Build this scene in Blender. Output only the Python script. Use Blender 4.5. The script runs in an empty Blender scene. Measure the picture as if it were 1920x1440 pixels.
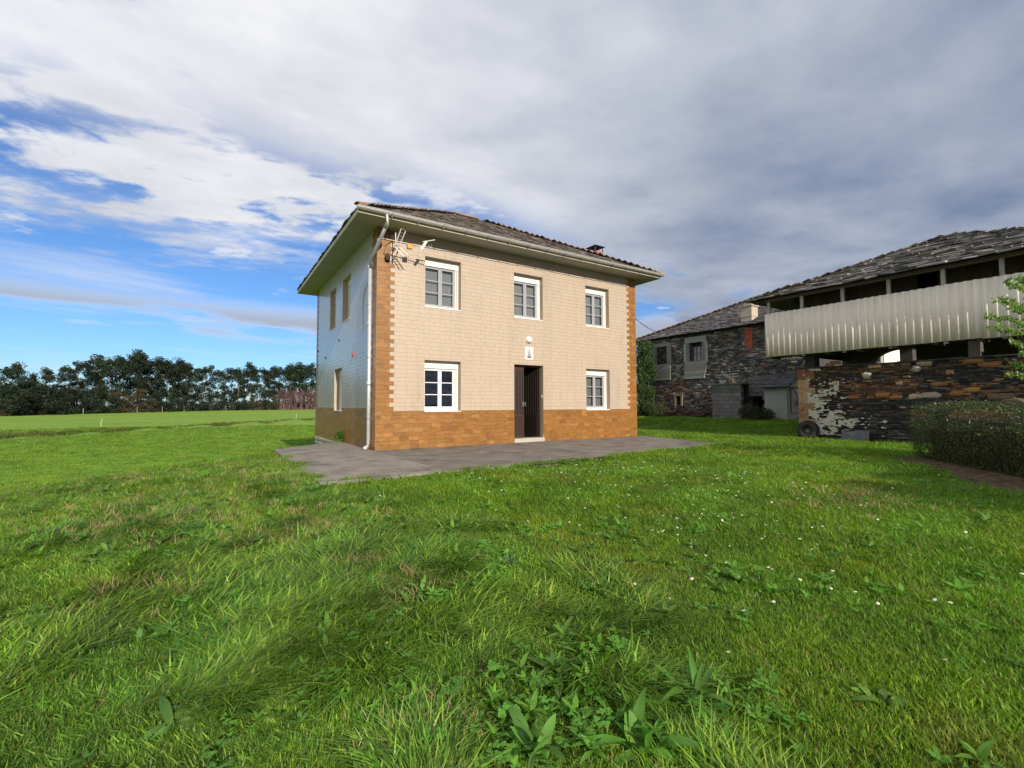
import bpy, math, random
import numpy as np
from mathutils import Vector, Matrix

S = bpy.context.scene
COL = S.collection
R = random.Random(7)
RN = np.random.default_rng(11)
rad = math.radians

# ------------------------------------------------------------------ camera
CAM = np.array([-3.3244, -11.3083, 1.0813])
YAW, PIT, ROL, FPX = rad(32.8288), rad(2.6806), rad(-0.1666), 865.44
FW = np.array([math.sin(YAW)*math.cos(PIT), math.cos(YAW)*math.cos(PIT), math.sin(PIT)])
_r = np.array([math.cos(YAW), -math.sin(YAW), 0.0]); _u = np.cross(_r, FW)
RT = _r*math.cos(ROL) + _u*math.sin(ROL); UP = -_r*math.sin(ROL) + _u*math.cos(ROL)
cd = bpy.data.cameras.new('camera'); cam = bpy.data.objects.new('camera', cd); COL.objects.link(cam)
cd.sensor_width = 36.0; cd.lens = 36.0*FPX/1920.0; cd.clip_start = 0.05; cd.clip_end = 6000
M = Matrix.Identity(4)
for i in range(3):
    M[i][0], M[i][1], M[i][2], M[i][3] = RT[i], UP[i], -FW[i], CAM[i]
cam.matrix_world = M
S.camera = cam

# ------------------------------------------------------------------ light, sky, exposure
SUN_EL, SUN_AZ = 24.5, -4.2        # azimuth: degrees from -Y towards +X
sdir = Vector((math.sin(rad(SUN_AZ))*math.cos(rad(SUN_EL)), -math.cos(rad(SUN_AZ))*math.cos(rad(SUN_EL)), math.sin(rad(SUN_EL))))
sl = bpy.data.lights.new('sun', 'SUN'); sun = bpy.data.objects.new('sun', sl); COL.objects.link(sun)
sl.energy = 5.0; sl.angle = rad(0.6); sl.color = (1.0, 0.905, 0.79)
sun.rotation_euler = sdir.to_track_quat('Z', 'Y').to_euler(); sun.location = (0, -30, 40)
S.view_settings.view_transform = 'Standard'; S.view_settings.look = 'None'
S.view_settings.exposure = 0.22; S.view_settings.gamma = 1.0; S.view_settings.use_curve_mapping = False
S.render.engine = 'CYCLES'
S.cycles.max_bounces = 7; S.cycles.transparent_max_bounces = 8; S.cycles.use_denoising = True


class NT:
    """small helper to write node trees"""
    def __init__(s, tree): s.t = tree; s.n = tree.nodes; s.l = tree.links
    def put(s, sock, v):
        if v is None: return
        if isinstance(v, bpy.types.NodeSocket): s.l.new(v, sock)
        else:
            if isinstance(v, (tuple, list)) and len(v) == 3 and sock.type == 'RGBA': v = (*v, 1.0)
            sock.default_value = v
    def node(s, typ, outs=0, props=None, **inp):
        n = s.n.new(typ)
        for k, v in (props or {}).items(): setattr(n, k, v)
        for k, v in inp.items():
            key = int(k[1:]) if k[0] == 'i' and k[1:].isdigit() else k.replace('_', ' ')
            s.put(n.inputs[key], v)
        return n.outputs[outs]
    def math(s, op, a, b=None, c=None, clamp=False):
        n = s.n.new('ShaderNodeMath'); n.operation = op; n.use_clamp = clamp
        for i, v in enumerate((a, b, c)): s.put(n.inputs[i], v)
        return n.outputs[0]
    def vmath(s, op, a, b=None, out=0):
        n = s.n.new('ShaderNodeVectorMath'); n.operation = op
        s.put(n.inputs[0], a); s.put(n.inputs[1], b)
        return n.outputs[out]
    def mix(s, f, a, b, blend='MIX'):
        n = s.n.new('ShaderNodeMix'); n.data_type = 'RGBA'; n.blend_type = blend
        s.put(n.inputs[0], f); s.put(n.inputs[6], a); s.put(n.inputs[7], b)
        return n.outputs[2]
    def ramp(s, f, lo, hi, a=0.0, b=1.0, smooth=True):
        n = s.n.new('ShaderNodeMapRange'); n.interpolation_type = 'SMOOTHSTEP' if smooth else 'LINEAR'
        for i, v in enumerate((f, lo, hi, a, b)): s.put(n.inputs[i], v)
        return n.outputs[0]
    def noise(s, vec, scale, detail=4, rough=0.55, out=0, dist=0.0):
        return s.node('ShaderNodeTexNoise', out, Vector=vec, Scale=scale, Detail=detail, Roughness=rough, Distortion=dist)


world = bpy.data.worlds.new('World'); S.world = world; world.use_nodes = True
W = NT(world.node_tree); W.n.clear()
sky = W.n.new('ShaderNodeTexSky'); sky.sky_type = 'NISHITA'; sky.sun_disc = False
sky.sun_elevation = rad(SUN_EL); sky.sun_rotation = math.atan2(sdir.x, sdir.y)
sky.air_density = 1.0; sky.dust_density = 0.4; sky.ozone_density = 2.0
gen = W.node('ShaderNodeTexCoord', 0)
dz = W.vmath('DOT_PRODUCT', gen, (0, 0, 1), 1)
dr = W.vmath('DOT_PRODUCT', gen, tuple(_r), 1)
df = W.vmath('DOT_PRODUCT', gen, (math.sin(YAW), math.cos(YAW), 0), 1)
dzz = W.math('ADD', W.math('MAXIMUM', dz, 0.0), 0.035)
pr = W.math('DIVIDE', dr, dzz); pf = W.math('DIVIDE', df, dzz)
P = W.node('ShaderNodeCombineXYZ', 0, X=pr, Y=pf, Z=0.0)
# cloud deck drifting across the plan of the sky; its ragged edge runs obliquely in front of the camera
def comb(x, y, z): return W.node('ShaderNodeCombineXYZ', 0, X=x, Y=y, Z=z)
def mul(a_, b_): return W.math('MULTIPLY', a_, b_)
def add(a_, b_): return W.math('ADD', a_, b_)
ca, sa = math.cos(rad(24)), math.sin(rad(24))
qx = add(mul(pr, ca), mul(pf, sa)); qy = add(mul(pr, -sa), mul(pf, ca))       # qx runs along the streaks
Q = comb(mul(qx, 0.55), qy, 4.1)
n_big = W.noise(comb(mul(qx, 0.7), qy, 1.7), 0.62, 2, 0.45, dist=0.2)
n_med = W.noise(Q, 1.55, 8, 0.56, dist=0.2)
n_fine = W.noise(comb(mul(qx, 0.8), qy, 9.2), 4.6, 8, 0.60, dist=0.15)
c0 = lambda v: W.math('SUBTRACT', v, 0.5)
edge = add(add(mul(pf, -1.0), mul(pr, 0.86)), 3.75)
body = add(add(mul(c0(n_big), 3.0), mul(c0(n_med), 5.8)), mul(c0(n_fine), 2.4))
deck = W.ramp(add(edge, body), -0.25, 1.25)
# a torn seam of thin cloud along the deck, where the blue shows through
seam = W.math('ABSOLUTE', add(add(add(mul(pf, -1.0), mul(pr, 0.55)), 2.45), mul(c0(n_big), 1.2)))
tear = mul(W.ramp(seam, 0.70, 0.10), W.ramp(add(n_med, mul(c0(n_fine), 0.7)), 0.60, 0.45))
tear = mul(tear, W.ramp(pr, 0.9, -0.3))
deck = mul(deck, W.math('SUBTRACT', 1.0, mul(tear, 0.93)))
# small puffs and a low bank beyond the deck
puff = W.noise(comb(mul(pr, 0.8), mul(pf, 1.1), 3.7), 1.6, 8, 0.55, dist=0.1)
puff = mul(W.ramp(puff, 0.56, 0.66), W.ramp(dz, 0.10, 0.20))
bank = W.noise(comb(mul(pr, 0.30), mul(dz, 9.0), mul(pf, 0.10)), 1.4, 8, 0.5)
bank = mul(W.ramp(bank, 0.44, 0.54), mul(W.ramp(dz, 0.115, 0.145), W.ramp(dz, 0.205, 0.160)))
wisp = W.noise(comb(mul(pr, 0.22), mul(dz, 11.0), mul(pf, 0.05)), 1.25, 7, 0.58, dist=0.3)
wisp = mul(W.ramp(wisp, 0.50, 0.70), W.ramp(dz, 0.42, 0.16))
low = W.math('MAXIMUM', mul(wisp, 0.55), W.math('MAXIMUM', mul(puff, 0.9), bank))
cov = W.math('MAXIMUM', deck, mul(low, 0.92))
# bright thin cloud, grey-blue thick cloud; the deck thickens to one side
n_lump = W.noise(comb(mul(qx, 0.8), qy, 5.5), 1.0, 7, 0.52, dist=0.1)
thick = add(add(mul(c0(n_big), 1.2), mul(c0(n_lump), 2.5)), add(mul(c0(n_med), 0.9), mul(c0(n_fine), 0.5)))
thick = mul(thick, W.ramp(pr, -0.6, 1.1, 1.0, 0.58))
thick = add(thick, W.ramp(pr, -0.9, 1.2, 0.16, 1.16))
ccol = W.mix(W.ramp(thick, 0.0, 1.42, smooth=False), (8.5, 8.5, 8.7), (1.5, 2.1, 3.35))
lowc = W.mix(mul(bank, 0.9), (7.4, 7.5, 7.9), (3.5, 3.8, 4.6))
ccol = W.mix(W.ramp(W.math('SUBTRACT', low, deck), 0.0, 0.4), ccol, lowc)
skyc = W.mix(1.0, sky.outputs[0], (0.56, 0.84, 1.22), 'MULTIPLY')
tot = W.mix(cov, skyc, ccol)
bg = W.node('ShaderNodeBackground', 0, Color=tot, Strength=0.097)
W.l.new(bg, W.n.new('ShaderNodeOutputWorld').inputs[0])

# ------------------------------------------------------------------ helpers

def tag(o, label=None, cat=None, group=None, kind=None):
    if label: o['label'] = label
    if cat: o['category'] = cat
    if group: o['group'] = group
    if kind: o['kind'] = kind
    return o

def empty(name, loc=(0, 0, 0), label=None, cat=None, group=None, parent=None):
    o = bpy.data.objects.new(name, None); COL.objects.link(o); o.location = loc; o.empty_display_size = 0.2
    if parent: o.parent = parent
    return tag(o, label, cat, group)

def mesh_np(name, v, f, tint=None, smooth=False):
    """v (n,3) array, f list/array of index tuples; tint per face (m,3) or one colour"""
    me = bpy.data.meshes.new(name)
    me.from_pydata(np.asarray(v, float).tolist(), [], f.tolist() if isinstance(f, np.ndarray) else f)
    if tint is not None:
        a = me.attributes.new('tint', 'FLOAT_COLOR', 'FACE')
        t = np.ones((len(me.polygons), 4), np.float32); t[:, :3] = np.asarray(tint, np.float32)
        a.data.foreach_set('color', t.ravel())
    if smooth: me.polygons.foreach_set('use_smooth', np.ones(len(me.polygons), bool))
    me.update(); return me

def link(name, me, mat, parent=None):
    o = bpy.data.objects.new(name, me); COL.objects.link(o)
    if mat is not None and not me.materials: me.materials.append(mat)
    if parent is not None: o.parent = parent
    return o

class MB:
    def __init__(s): s.v = []; s.f = []; s.t = []
    def add(s, vs, fs, tint=(.5, .5, .5)):
        k = len(s.v); s.v.extend([tuple(x) for x in vs])
        for q in fs: s.f.append(tuple(k+i for i in q)); s.t.append(tint)
        return s
    def box(s, a, b, tint=(.5, .5, .5), rot=None, at=None):
        (x0, y0, z0), (x1, y1, z1) = a, b
        vs = [Vector((x, y, z)) for z in (z0, z1) for x, y in ((x0, y0), (x1, y0), (x1, y1), (x0, y1))]
        if rot is not None: vs = [rot @ q + Vector(at) for q in vs]
        return s.add(vs, [(0, 3, 2, 1), (4, 5, 6, 7), (0, 1, 5, 4), (1, 2, 6, 5), (2, 3, 7, 6), (3, 0, 4, 7)], tint)
    def fbox(s, F, u0, u1, v0, v1, n0, n1, tint=(.5, .5, .5)):
        vs = [F(u, v, n) for n in (n0, n1) for u, v in ((u0, v0), (u1, v0), (u1, v1), (u0, v1))]
        return s.add(vs, [(0, 3, 2, 1), (4, 5, 6, 7), (0, 1, 5, 4), (1, 2, 6, 5), (2, 3, 7, 6), (3, 0, 4, 7)], tint)
    def stone(s, F, u0, u1, v0, v1, n, tint, rng, inset=0.22, back=-0.03):
        w, h = u1-u0, v1-v0; j = min(w, h)*0.10; b = min(w, h)*inset
        q = lambda a: a + rng.uniform(-j, j)
        ring = []
        for (u, v, du, dv) in ((u0, v0, 1, 1), (u1, v0, -1, 1), (u1, v1, -1, -1), (u0, v1, 1, -1)):
            ca, cb = min(w, h*2.2)*rng.uniform(.06, .38), h*rng.uniform(.06, .38)
            p = [(u, v+dv*cb), (u+du*ca, v)]
            ring += p if du*dv > 0 else p[::-1]
        cu, cv = (u0+u1)/2, (v0+v1)/2; fu, fv = 1-2*b/max(w, 1e-3), 1-2*b/max(h, 1e-3)
        vs = [F(u, v, back) for u, v in ring] + [F(q(u), q(v), n*0.55) for u, v in ring]
        vs += [F(q(cu+(u-cu)*fu), q(cv+(v-cv)*fv), n*rng.uniform(.85, 1.15)) for u, v in ring]
        fs = [tuple(range(16, 24))]
        for i in range(8):
            k = (i+1) % 8
            fs += [(i, k, 8+k, 8+i), (8+i, 8+k, 16+k, 16+i)]
        return s.add(vs, fs, tint)
    def tube(s, pts, r, n=8, tint=(.5, .5, .5), caps=True):
        pts = [Vector(p) for p in pts]; rs = r if isinstance(r, (list, tuple)) else [r]*len(pts)
        rings = []
        for i, p in enumerate(pts):
            d = (pts[min(i+1, len(pts)-1)] - pts[max(i-1, 0)]).normalized()
            a = d.orthogonal().normalized() if abs(d.z) < .95 else Vector((1, 0, 0)).cross(d).normalized()
            if abs(d.z) < .95: a = Vector((0, 0, 1)).cross(d).normalized()
            b = d.cross(a)
            rings.append([p + (a*math.cos(2*math.pi*k/n) + b*math.sin(2*math.pi*k/n))*rs[i] for k in range(n)])
        vs = [q for g in rings for q in g]; fs = []
        for i in range(len(pts)-1):
            for k in range(n):
                fs.append((i*n+k, i*n+(k+1) % n, (i+1)*n+(k+1) % n, (i+1)*n+k))
        if caps: fs += [tuple(range(n-1, -1, -1)), tuple((len(pts)-1)*n+k for k in range(n))]
        return s.add(vs, fs, tint)
    def lathe(s, c, prof, n=20, axis='Z', tint=(.5, .5, .5)):
        vs = []; fs = []
        for (r, h) in prof:
            for k in range(n):
                a = 2*math.pi*k/n; p = (r*math.cos(a), r*math.sin(a), h)
                if axis == 'Y': p = (p[0], -p[2], p[1])
                if axis == 'X': p = (-p[2], p[0], p[1])
                vs.append((c[0]+p[0], c[1]+p[1], c[2]+p[2]))
        for i in range(len(prof)-1):
            for k in range(n): fs.append((i*n+k, i*n+(k+1) % n, (i+1)*n+(k+1) % n, (i+1)*n+k))
        return s.add(vs, fs, tint)
    def mesh(s, name, smooth=False): return mesh_np(name, s.v, s.f, s.t, smooth)
    def build(s, name, mat, parent=None, smooth=False, bevel=0.0):
        o = link(name, s.mesh(name, smooth), mat, parent)
        if bevel:
            m = o.modifiers.new('bevel', 'BEVEL'); m.width = bevel; m.segments = 2; m.limit_method = 'ANGLE'
        return o

def emit(pieces, name, restname, mat, parent, limit=300, smooth=False):
    """pieces: list of (MB, centre, size).  The largest in view become parts, the rest one mass."""
    def key(p):
        d = np.array(p[1], float) - CAM; z = d @ FW
        if z < 0.3: return -1
        x, y = FPX*(d @ RT)/z, FPX*(d @ UP)/z
        return p[2]/z**2 * (1 if abs(x) < 990 and abs(y) < 750 else 0.001)
    ps = sorted(pieces, key=key, reverse=True)
    for mb, c, a in ps[:limit]: mb.build(name, mat, parent, smooth)
    if ps[limit:]:
        big = MB()
        for mb, c, a in ps[limit:]:
            k = len(big.v); big.v += mb.v; big.t += mb.t; big.f += [tuple(i+k for i in f) for f in mb.f]
        o = big.build(restname, mat, parent, smooth); o['kind'] = 'stuff'

def jit(c, rng, a=0.12, hue=0.03):
    k = 1 + rng.uniform(-a, a)
    return tuple(max(0.004, x*k*(1+rng.uniform(-hue, hue))) for x in c)

# ------------------------------------------------------------------ materials
MATS = {}

def mat_new(name):
    m = bpy.data.materials.new(name); m.use_nodes = True; n = NT(m.node_tree)
    b = m.node_tree.nodes['Principled BSDF']; MATS[name] = m
    return m, n, b

def mat_tint(name, rough=0.7, var=0.25, vscale=9.0, bump=0.3, bscale=40.0, spec=0.4, stain=None, stain_amt=0.0, stain_scale=2.0, metal=0.0, stretch=(1, 1, 1), bdist=0.01, fine=None):
    m, n, b = mat_new(name)
    co = n.node('ShaderNodeNewGeometry', 0)
    co = n.node('ShaderNodeMapping', 0, Vector=co, Scale=stretch)
    t = n.node('ShaderNodeAttribute', 0, props={'attribute_name': 'tint'})
    k = n.ramp(n.noise(co, vscale, 5, .6), .25, .75, 1-var, 1+var, False)
    if fine: k = n.math('MULTIPLY', k, n.ramp(n.noise(co, fine[0], 7, .75), .3, .7, 1-fine[1], 1+fine[1], False))
    c = n.vmath('SCALE', t, None); n.put(c.node.inputs['Scale'], k)
    if stain is not None:
        f = n.math('MULTIPLY', n.ramp(n.noise(co, stain_scale, 6, .65), .5, .72), stain_amt)
        c = n.mix(f, c, stain)
    n.put(b.inputs['Base Color'], c)
    n.put(b.inputs['Roughness'], n.ramp(n.noise(co, vscale*2.3, 3), .3, .7, max(.05, rough-.12), min(1, rough+.12), False))
    n.put(b.inputs['Specular IOR Level'], spec); n.put(b.inputs['Metallic'], metal)
    if bump:
        bp = n.node('ShaderNodeBump', 0, Strength=bump, Distance=bdist, Height=n.noise(co, bscale, 6, .65))
        n.put(b.inputs['Normal'], bp)
    return m

M_TILE = mat_tint('glazed_tile', .42, .05, 14, .05, 60, .45, (.27, .225, .17), .30, 1.6, stretch=(1, 1, .22))
M_SIDETILE = mat_tint('glossy_side_tile', .20, .04, 14, .04, 60, .6, (.30, .30, .29), .3, 1.2)
M_WOODTILE = mat_tint('wood_look_tile', .40, .38, 5, .06, 60, .45, (.20, .08, .02), .45, 4.0, stretch=(1, 1, 7))
M_PLASTER = mat_tint('plaster', .85, .10, 5, .3, 80, .3, (.25, .22, .18), .3, 1.5)
M_SOFFIT = mat_tint('soffit_paint', .8, .06, 3, .1, 60, .3, (.30, .30, .24), .45, .9)
M_PVC = mat_tint('white_pvc', .38, .04, 10, .0, 1, .5)
M_GREYPAINT = mat_tint('grey_sash', .5, .05, 10, .0, 1, .4)
M_ZINC = mat_tint('zinc', .42, .12, 8, .08, 30, .5, (.35, .34, .32), .4, 4, metal=.55)
M_METAL = mat_tint('weathered_metal', .5, .2, 20, .1, 60, .5, metal=.5)
M_SLATE = mat_tint('slate', .62, .30, 7, .5, 30, .4, (.30, .27, .17), .50, 3.2)
M_ROOFSLATE = mat_tint('lichen_slate', .72, .30, 9, .5, 30, .3, (.29, .225, .12), .36, 4.5)
M_RIDGE = mat_tint('ridge_clay', .8, .3, 12, .5, 40, .3, (.34, .27, .08), .7, 5)
M_STONE = mat_tint('rubble_stone', .85, .30, 12, .6, 45, .3, (.05, .05, .045), .45, 5, bdist=.015)
M_MORTAR = mat_tint('lime_mortar', .92, .14, 10, .6, 55, .2, (.28, .27, .22), .6, 4, bdist=.012)
M_WOOD = mat_tint('weathered_wood', .82, .28, 8, .4, 30, .25, (.10, .10, .09), .5, 3, stretch=(6, 6, 1))
M_DARKWOOD = mat_tint('dark_wood', .85, .3, 8, .4, 30, .2, stretch=(6, 6, 1))
M_BLOCK = mat_tint('concrete_block', .9, .16, 18, .5, 60, .2, (.09, .10, .07), .55, 2.2)
M_FIBRE = mat_tint('fibre_cement', .62, .08, 4, .12, 40, .35, (.34, .32, .28), .5, 2.0, stretch=(1, 5, .6))
M_DOOR = mat_tint('brown_aluminium', .38, .08, 10, .0, 1, .5)
M_RUBBER = mat_tint('rubber', .8, .2, 20, .3, 60, .3)
M_PLASTIC = mat_tint('plastic', .45, .08, 20, .05, 60, .5)
M_CLOTH = mat_tint('cloth', .9, .15, 14, .1, 90, .1)
M_CONC = mat_tint('terrace_concrete', .88, .34, 2.0, .6, 26, .25, (.07, .064, .055), .85, 1.5, bdist=.014, fine=(30, .35))
M_BARK = mat_tint('bark', .9, .3, 8, .5, 30, .2)
M_SOIL = mat_tint('bare_soil', .95, .35, 5, .6, 25, .1)

def mat_leaf(name, trans=.35, rough=.5, spec=.35, var=.25, patch=0.0, patch_col=(.25, .2, .07), patch_scale=.6, hue=0.0):
    m = bpy.data.materials.new(name); m.use_nodes = True; n = NT(m.node_tree); n.n.clear()
    t = n.node('ShaderNodeAttribute', 0, props={'attribute_name': 'tint'})
    pos = n.node('ShaderNodeNewGeometry', 0)
    oi = n.n.new('ShaderNodeObjectInfo')
    k = n.ramp(oi.outputs['Random'], 0, 1, 1-var, 1+var, False)
    k = n.math('MULTIPLY', k, n.ramp(n.noise(pos, 1.1, 5, .65), .3, .7, .66, 1.30, False))
    c = n.vmath('SCALE', t, None); n.put(c.node.inputs['Scale'], k)
    if patch:
        f = n.math('MULTIPLY', n.ramp(n.noise(pos, patch_scale, 4, .65), .54, .74), patch)
        c = n.mix(f, c, patch_col)
    if hue:
        c = n.mix(n.math('MULTIPLY', n.ramp(n.noise(pos, .8, 2), .42, .62), hue), c, n.mix(1.0, c, (1.7, 1.12, .6), 'MULTIPLY'))
    p = n.n.new('ShaderNodeBsdfPrincipled'); n.put(p.inputs['Base Color'], c); n.put(p.inputs['Roughness'], rough); n.put(p.inputs['Specular IOR Level'], spec)
    tr = n.node('ShaderNodeBsdfTranslucent', 0, Color=n.mix(1.0, c, (1.25, 1.35, .7), 'MULTIPLY'))
    mx = n.n.new('ShaderNodeMixShader'); mx.inputs[0].default_value = trans
    n.l.new(p.outputs[0], mx.inputs[1]); n.l.new(tr, mx.inputs[2])
    o = n.n.new('ShaderNodeOutputMaterial'); n.l.new(mx.outputs[0], o.inputs[0])
    return m

M_GRASS = mat_leaf('grass_blade', .44, .5, .30, .30, .40, (.27, .24, .085), .75, hue=.32)
M_LONGGRASS = mat_leaf('long_grass_blade', .44, .46, .35, .35, .16, (.30, .26, .10), 1.4, hue=.25)
M_FIELD = mat_leaf('field_blade', .38, .55, .25, .2, .12, (.2, .2, .05), .12, hue=.3)
M_WEED = mat_leaf('weed_leaf', .34, .55, .28, .25)
M_STRAW = mat_leaf('straw', .3, .7, .2, .3)
M_PETAL = mat_leaf('petal', .3, .6, .2, .05)
M_TREE = mat_leaf('tree_leaf', .22, .55, .25, .22)
M_HEDGE = mat_leaf('hedge_leaf', .25, .4, .4, .2, .35, (.17, .12, .05), 1.6)
M_SHRUB = mat_leaf('shrub_leaf', .32, .35, .5, .15)

# glass
M_GLASS, n, b = mat_new('window_glass')
n.put(b.inputs['Base Color'], (.02, .022, .024)); n.put(b.inputs['Roughness'], .03); n.put(b.inputs['Specular IOR Level'], .6)
mx = n.n.new('ShaderNodeMixShader'); fr = n.node('ShaderNodeFresnel', 0, IOR=1.5)
gl = n.node('ShaderNodeBsdfGlossy', 0, Color=(.95, .97, 1, 1), Roughness=.015); tp = n.node('ShaderNodeBsdfTransparent', 0, Color=(.82, .85, .85, 1))
bp = n.node('ShaderNodeBump', 0, Strength=.06, Distance=.02, Height=n.noise(n.node('ShaderNodeNewGeometry', 0), 3.0, 2))
n.put(gl.node.inputs['Normal'], bp)
n.put(mx.inputs[0], n.math('ADD', n.math('MULTIPLY', fr, 1.6), .04, clamp=True)); n.l.new(tp, mx.inputs[1]); n.l.new(gl, mx.inputs[2])
out = [q for q in n.n if q.type == 'OUTPUT_MATERIAL'][0]; n.l.new(mx.outputs[0], out.inputs[0])

# ------------------------------------------------------------------ terrain

def sst(a, b, x):
    t = np.clip((x-a)/(b-a), 0, 1); return t*t*(3-2*t)

def vnoise(x, y, sc, seed=0):
    """smooth value noise on arrays"""
    x = np.asarray(x, float)*sc; y = np.asarray(y, float)*sc
    xi = np.floor(x).astype(np.int64); yi = np.floor(y).astype(np.int64); fx = x-xi; fy = y-yi
    def h(i, j):
        v = (i*374761393 + j*668265263 + seed*1442695041) & 0x7fffffff
        v = ((v ^ (v >> 13))*1274126177) & 0x7fffffff
        return ((v ^ (v >> 16)) & 0xffff)/65535.0
    fx = fx*fx*(3-2*fx); fy = fy*fy*(3-2*fy)
    return (h(xi, yi)*(1-fx)+h(xi+1, yi)*fx)*(1-fy)+(h(xi, yi+1)*(1-fx)+h(xi+1, yi+1)*fx)*fy

DIT_A = np.array([-16.39, 37.37]); DIT_D = np.array([27.97, 38.32]); DIT_D = DIT_D/np.linalg.norm(DIT_D)
DIT_N = np.array([-DIT_D[1], DIT_D[0]])

def field_mask(x, y):
    x = np.asarray(x, float); y = np.asarray(y, float)
    crest = np.where(x < 0, 2.0 + .62*(x+2.0), 3.24 + 2.6*x)
    crest = np.where(x < -5.0, .14 + .85*(x+5.0), crest)
    return sst(-.2, 2.3, y-crest+(vnoise(x, y, .7, 5)-.5)*.4)

def height(x, y):
    x = np.asarray(x, float); y = np.asarray(y, float)
    d = np.hypot(x-CAM[0], y-CAM[1])
    lawn = -0.47 + 0.42*sst(0.5, 8.0, d) - 0.060*np.clip(-1.9-x, 0, 7)
    lawn = lawn + 0.42*sst(13.6, 18.6, x)
    lawn = lawn + (vnoise(x, y, .45, 1)-.5)*.07*sst(1.0, 3.0, d)*(x < 12) + (vnoise(x, y, 1.3, 2)-.5)*.05*np.clip(-x/2+.6, .15, 1)
    q = (x-DIT_A[0])*DIT_N[0] + (y-DIT_A[1])*DIT_N[1]
    fld = -1.24 + (vnoise(x, y, .03, 3)-.5)*.10*sst(10, 60, d) + .22*sst(-.3, .8, q) - .16*np.exp(-((q+.9)/.7)**2)
    q2 = q+16
    fld = fld + .03*np.exp(-(q2/.5)**2)
    m = field_mask(x, y)
    return lawn*(1-m)+fld*m

def ground_axis(a, b, fine, lo, hi):
    c = list(np.arange(a, b+1e-6, fine)); s = fine; v = b
    while v < hi: s *= 1.22; v += s; c.append(v)
    s = fine; v = a
    while v > lo: s *= 1.22; v -= s; c.insert(0, v)
    return np.array(c)
gx = ground_axis(-16, 24, .32, -2500, 2500); gy = ground_axis(-14, 22, .32, -2500, 3000)
GX, GY = np.meshgrid(gx, gy, indexing='ij'); GZ = height(GX, GY)
nx, ny = GX.shape; idx = np.arange(nx*ny).reshape(nx, ny)
gf = np.stack([idx[:-1, :-1], idx[1:, :-1], idx[1:, 1:], idx[:-1, 1:]], -1).reshape(-1, 4)
me = mesh_np('ground', np.stack([GX, GY, GZ], -1).reshape(-1, 3), gf, smooth=True)
a = me.attributes.new('field', 'FLOAT', 'POINT'); a.data.foreach_set('value', field_mask(GX, GY).ravel().astype(np.float32))
HEDGE_A, HEDGE_B = np.array([9.35, -7.55]), np.array([3.6, -12.2])
HD = (HEDGE_B-HEDGE_A)/np.linalg.norm(HEDGE_B-HEDGE_A); HN = np.array([HD[1], -HD[0]])
if HN @ (CAM[:2]-HEDGE_A) < 0: HN = -HN

def soil_mask(x, y):
    x = np.asarray(x, float); y = np.asarray(y, float)
    q = (x-HEDGE_A[0])*HN[0]+(y-HEDGE_A[1])*HN[1]; t = (x-HEDGE_A[0])*HD[0]+(y-HEDGE_A[1])*HD[1]
    w = .45 + .13*np.clip(t, 0, 4) + (vnoise(x, y, 1.7, 8)-.5)*.35
    return (1-sst(w-.2, w+.2, q))*sst(-2.2, -1.6, q)*sst(-.4, .5, t)
a = me.attributes.new('soil', 'FLOAT', 'POINT'); a.data.foreach_set('value', soil_mask(GX, GY).ravel().astype(np.float32))
m, n, b = mat_new('ground_soil_and_turf')
pos = n.node('ShaderNodeNewGeometry', 0)
fm = n.node('ShaderNodeAttribute', 2, props={'attribute_name': 'field'}); so = n.node('ShaderNodeAttribute', 2, props={'attribute_name': 'soil'})
lawnc = n.mix(n.ramp(n.noise(pos, 2.2, 6, .7), .35, .7), (.032, .062, .012), (.075, .075, .026))
st = n.node('ShaderNodeMapping', 0, Vector=pos, Scale=(1, .16, 1), Rotation=(0, 0, rad(-36)))
fc = n.mix(n.ramp(n.noise(st, .9, 6, .65), .3, .7), (.125, .235, .028), (.165, .280, .035))
fc = n.mix(n.ramp(n.noise(pos, .05, 3, .5), .4, .65), fc, n.mix(1.0, fc, (1.35, 1.08, .8), 'MULTIPLY'))
fc = n.mix(n.math('MULTIPLY', n.ramp(n.noise(pos, 6, 5, .7), .48, .7), .35), fc, (.06, .13, .016))
gc = n.mix(fm, lawnc, fc)
gc = n.mix(so, gc, n.mix(n.ramp(n.noise(pos, 9, 6, .7), .35, .7), (.055, .036, .022), (.16, .115, .07)))
n.put(b.inputs['Base Color'], gc); n.put(b.inputs['Roughness'], .95); n.put(b.inputs['Specular IOR Level'], .15)
n.put(b.inputs['Normal'], n.node('ShaderNodeBump', 0, Strength=.7, Distance=.06, Height=n.noise(pos, 7, 7, .7)))
ground = link('ground', me, m); ground['kind'] = 'structure'

def gz(x, y): return float(height(x, y))

# ------------------------------------------------------------------ terrace
terrace = empty('terrace', (0, 0, 0)); terrace['kind'] = 'structure'
def slab(pts, z0, z1, tint):
    mb = MB(); k = len(pts)
    mb.add([(x, y, z0) for x, y in pts]+[(x, y, z1) for x, y in pts],
           [tuple(range(k-1, -1, -1)), tuple(range(k, 2*k))]+[(i, (i+1) % k, k+(i+1) % k, k+i) for i in range(k)], tint)
    mb.build('slab', M_CONC, terrace, bevel=.012)
slab([(-2.04, -4.30), (-.03, -4.26), (-.03, 3.42), (-.9, 2.82), (-2.03, 1.86)], -.30, .000, (.215, .192, .165))
slab([(-.02, -4.26), (3.9, -4.12), (3.9, -.012), (-.02, -.012)], -.20, -.002, (.165, .146, .124))
slab([(3.91, -4.12), (8.55, -3.74), (9.55, -.012), (3.91, -.012)], -.20, .001, (.178, .158, .134))

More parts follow.
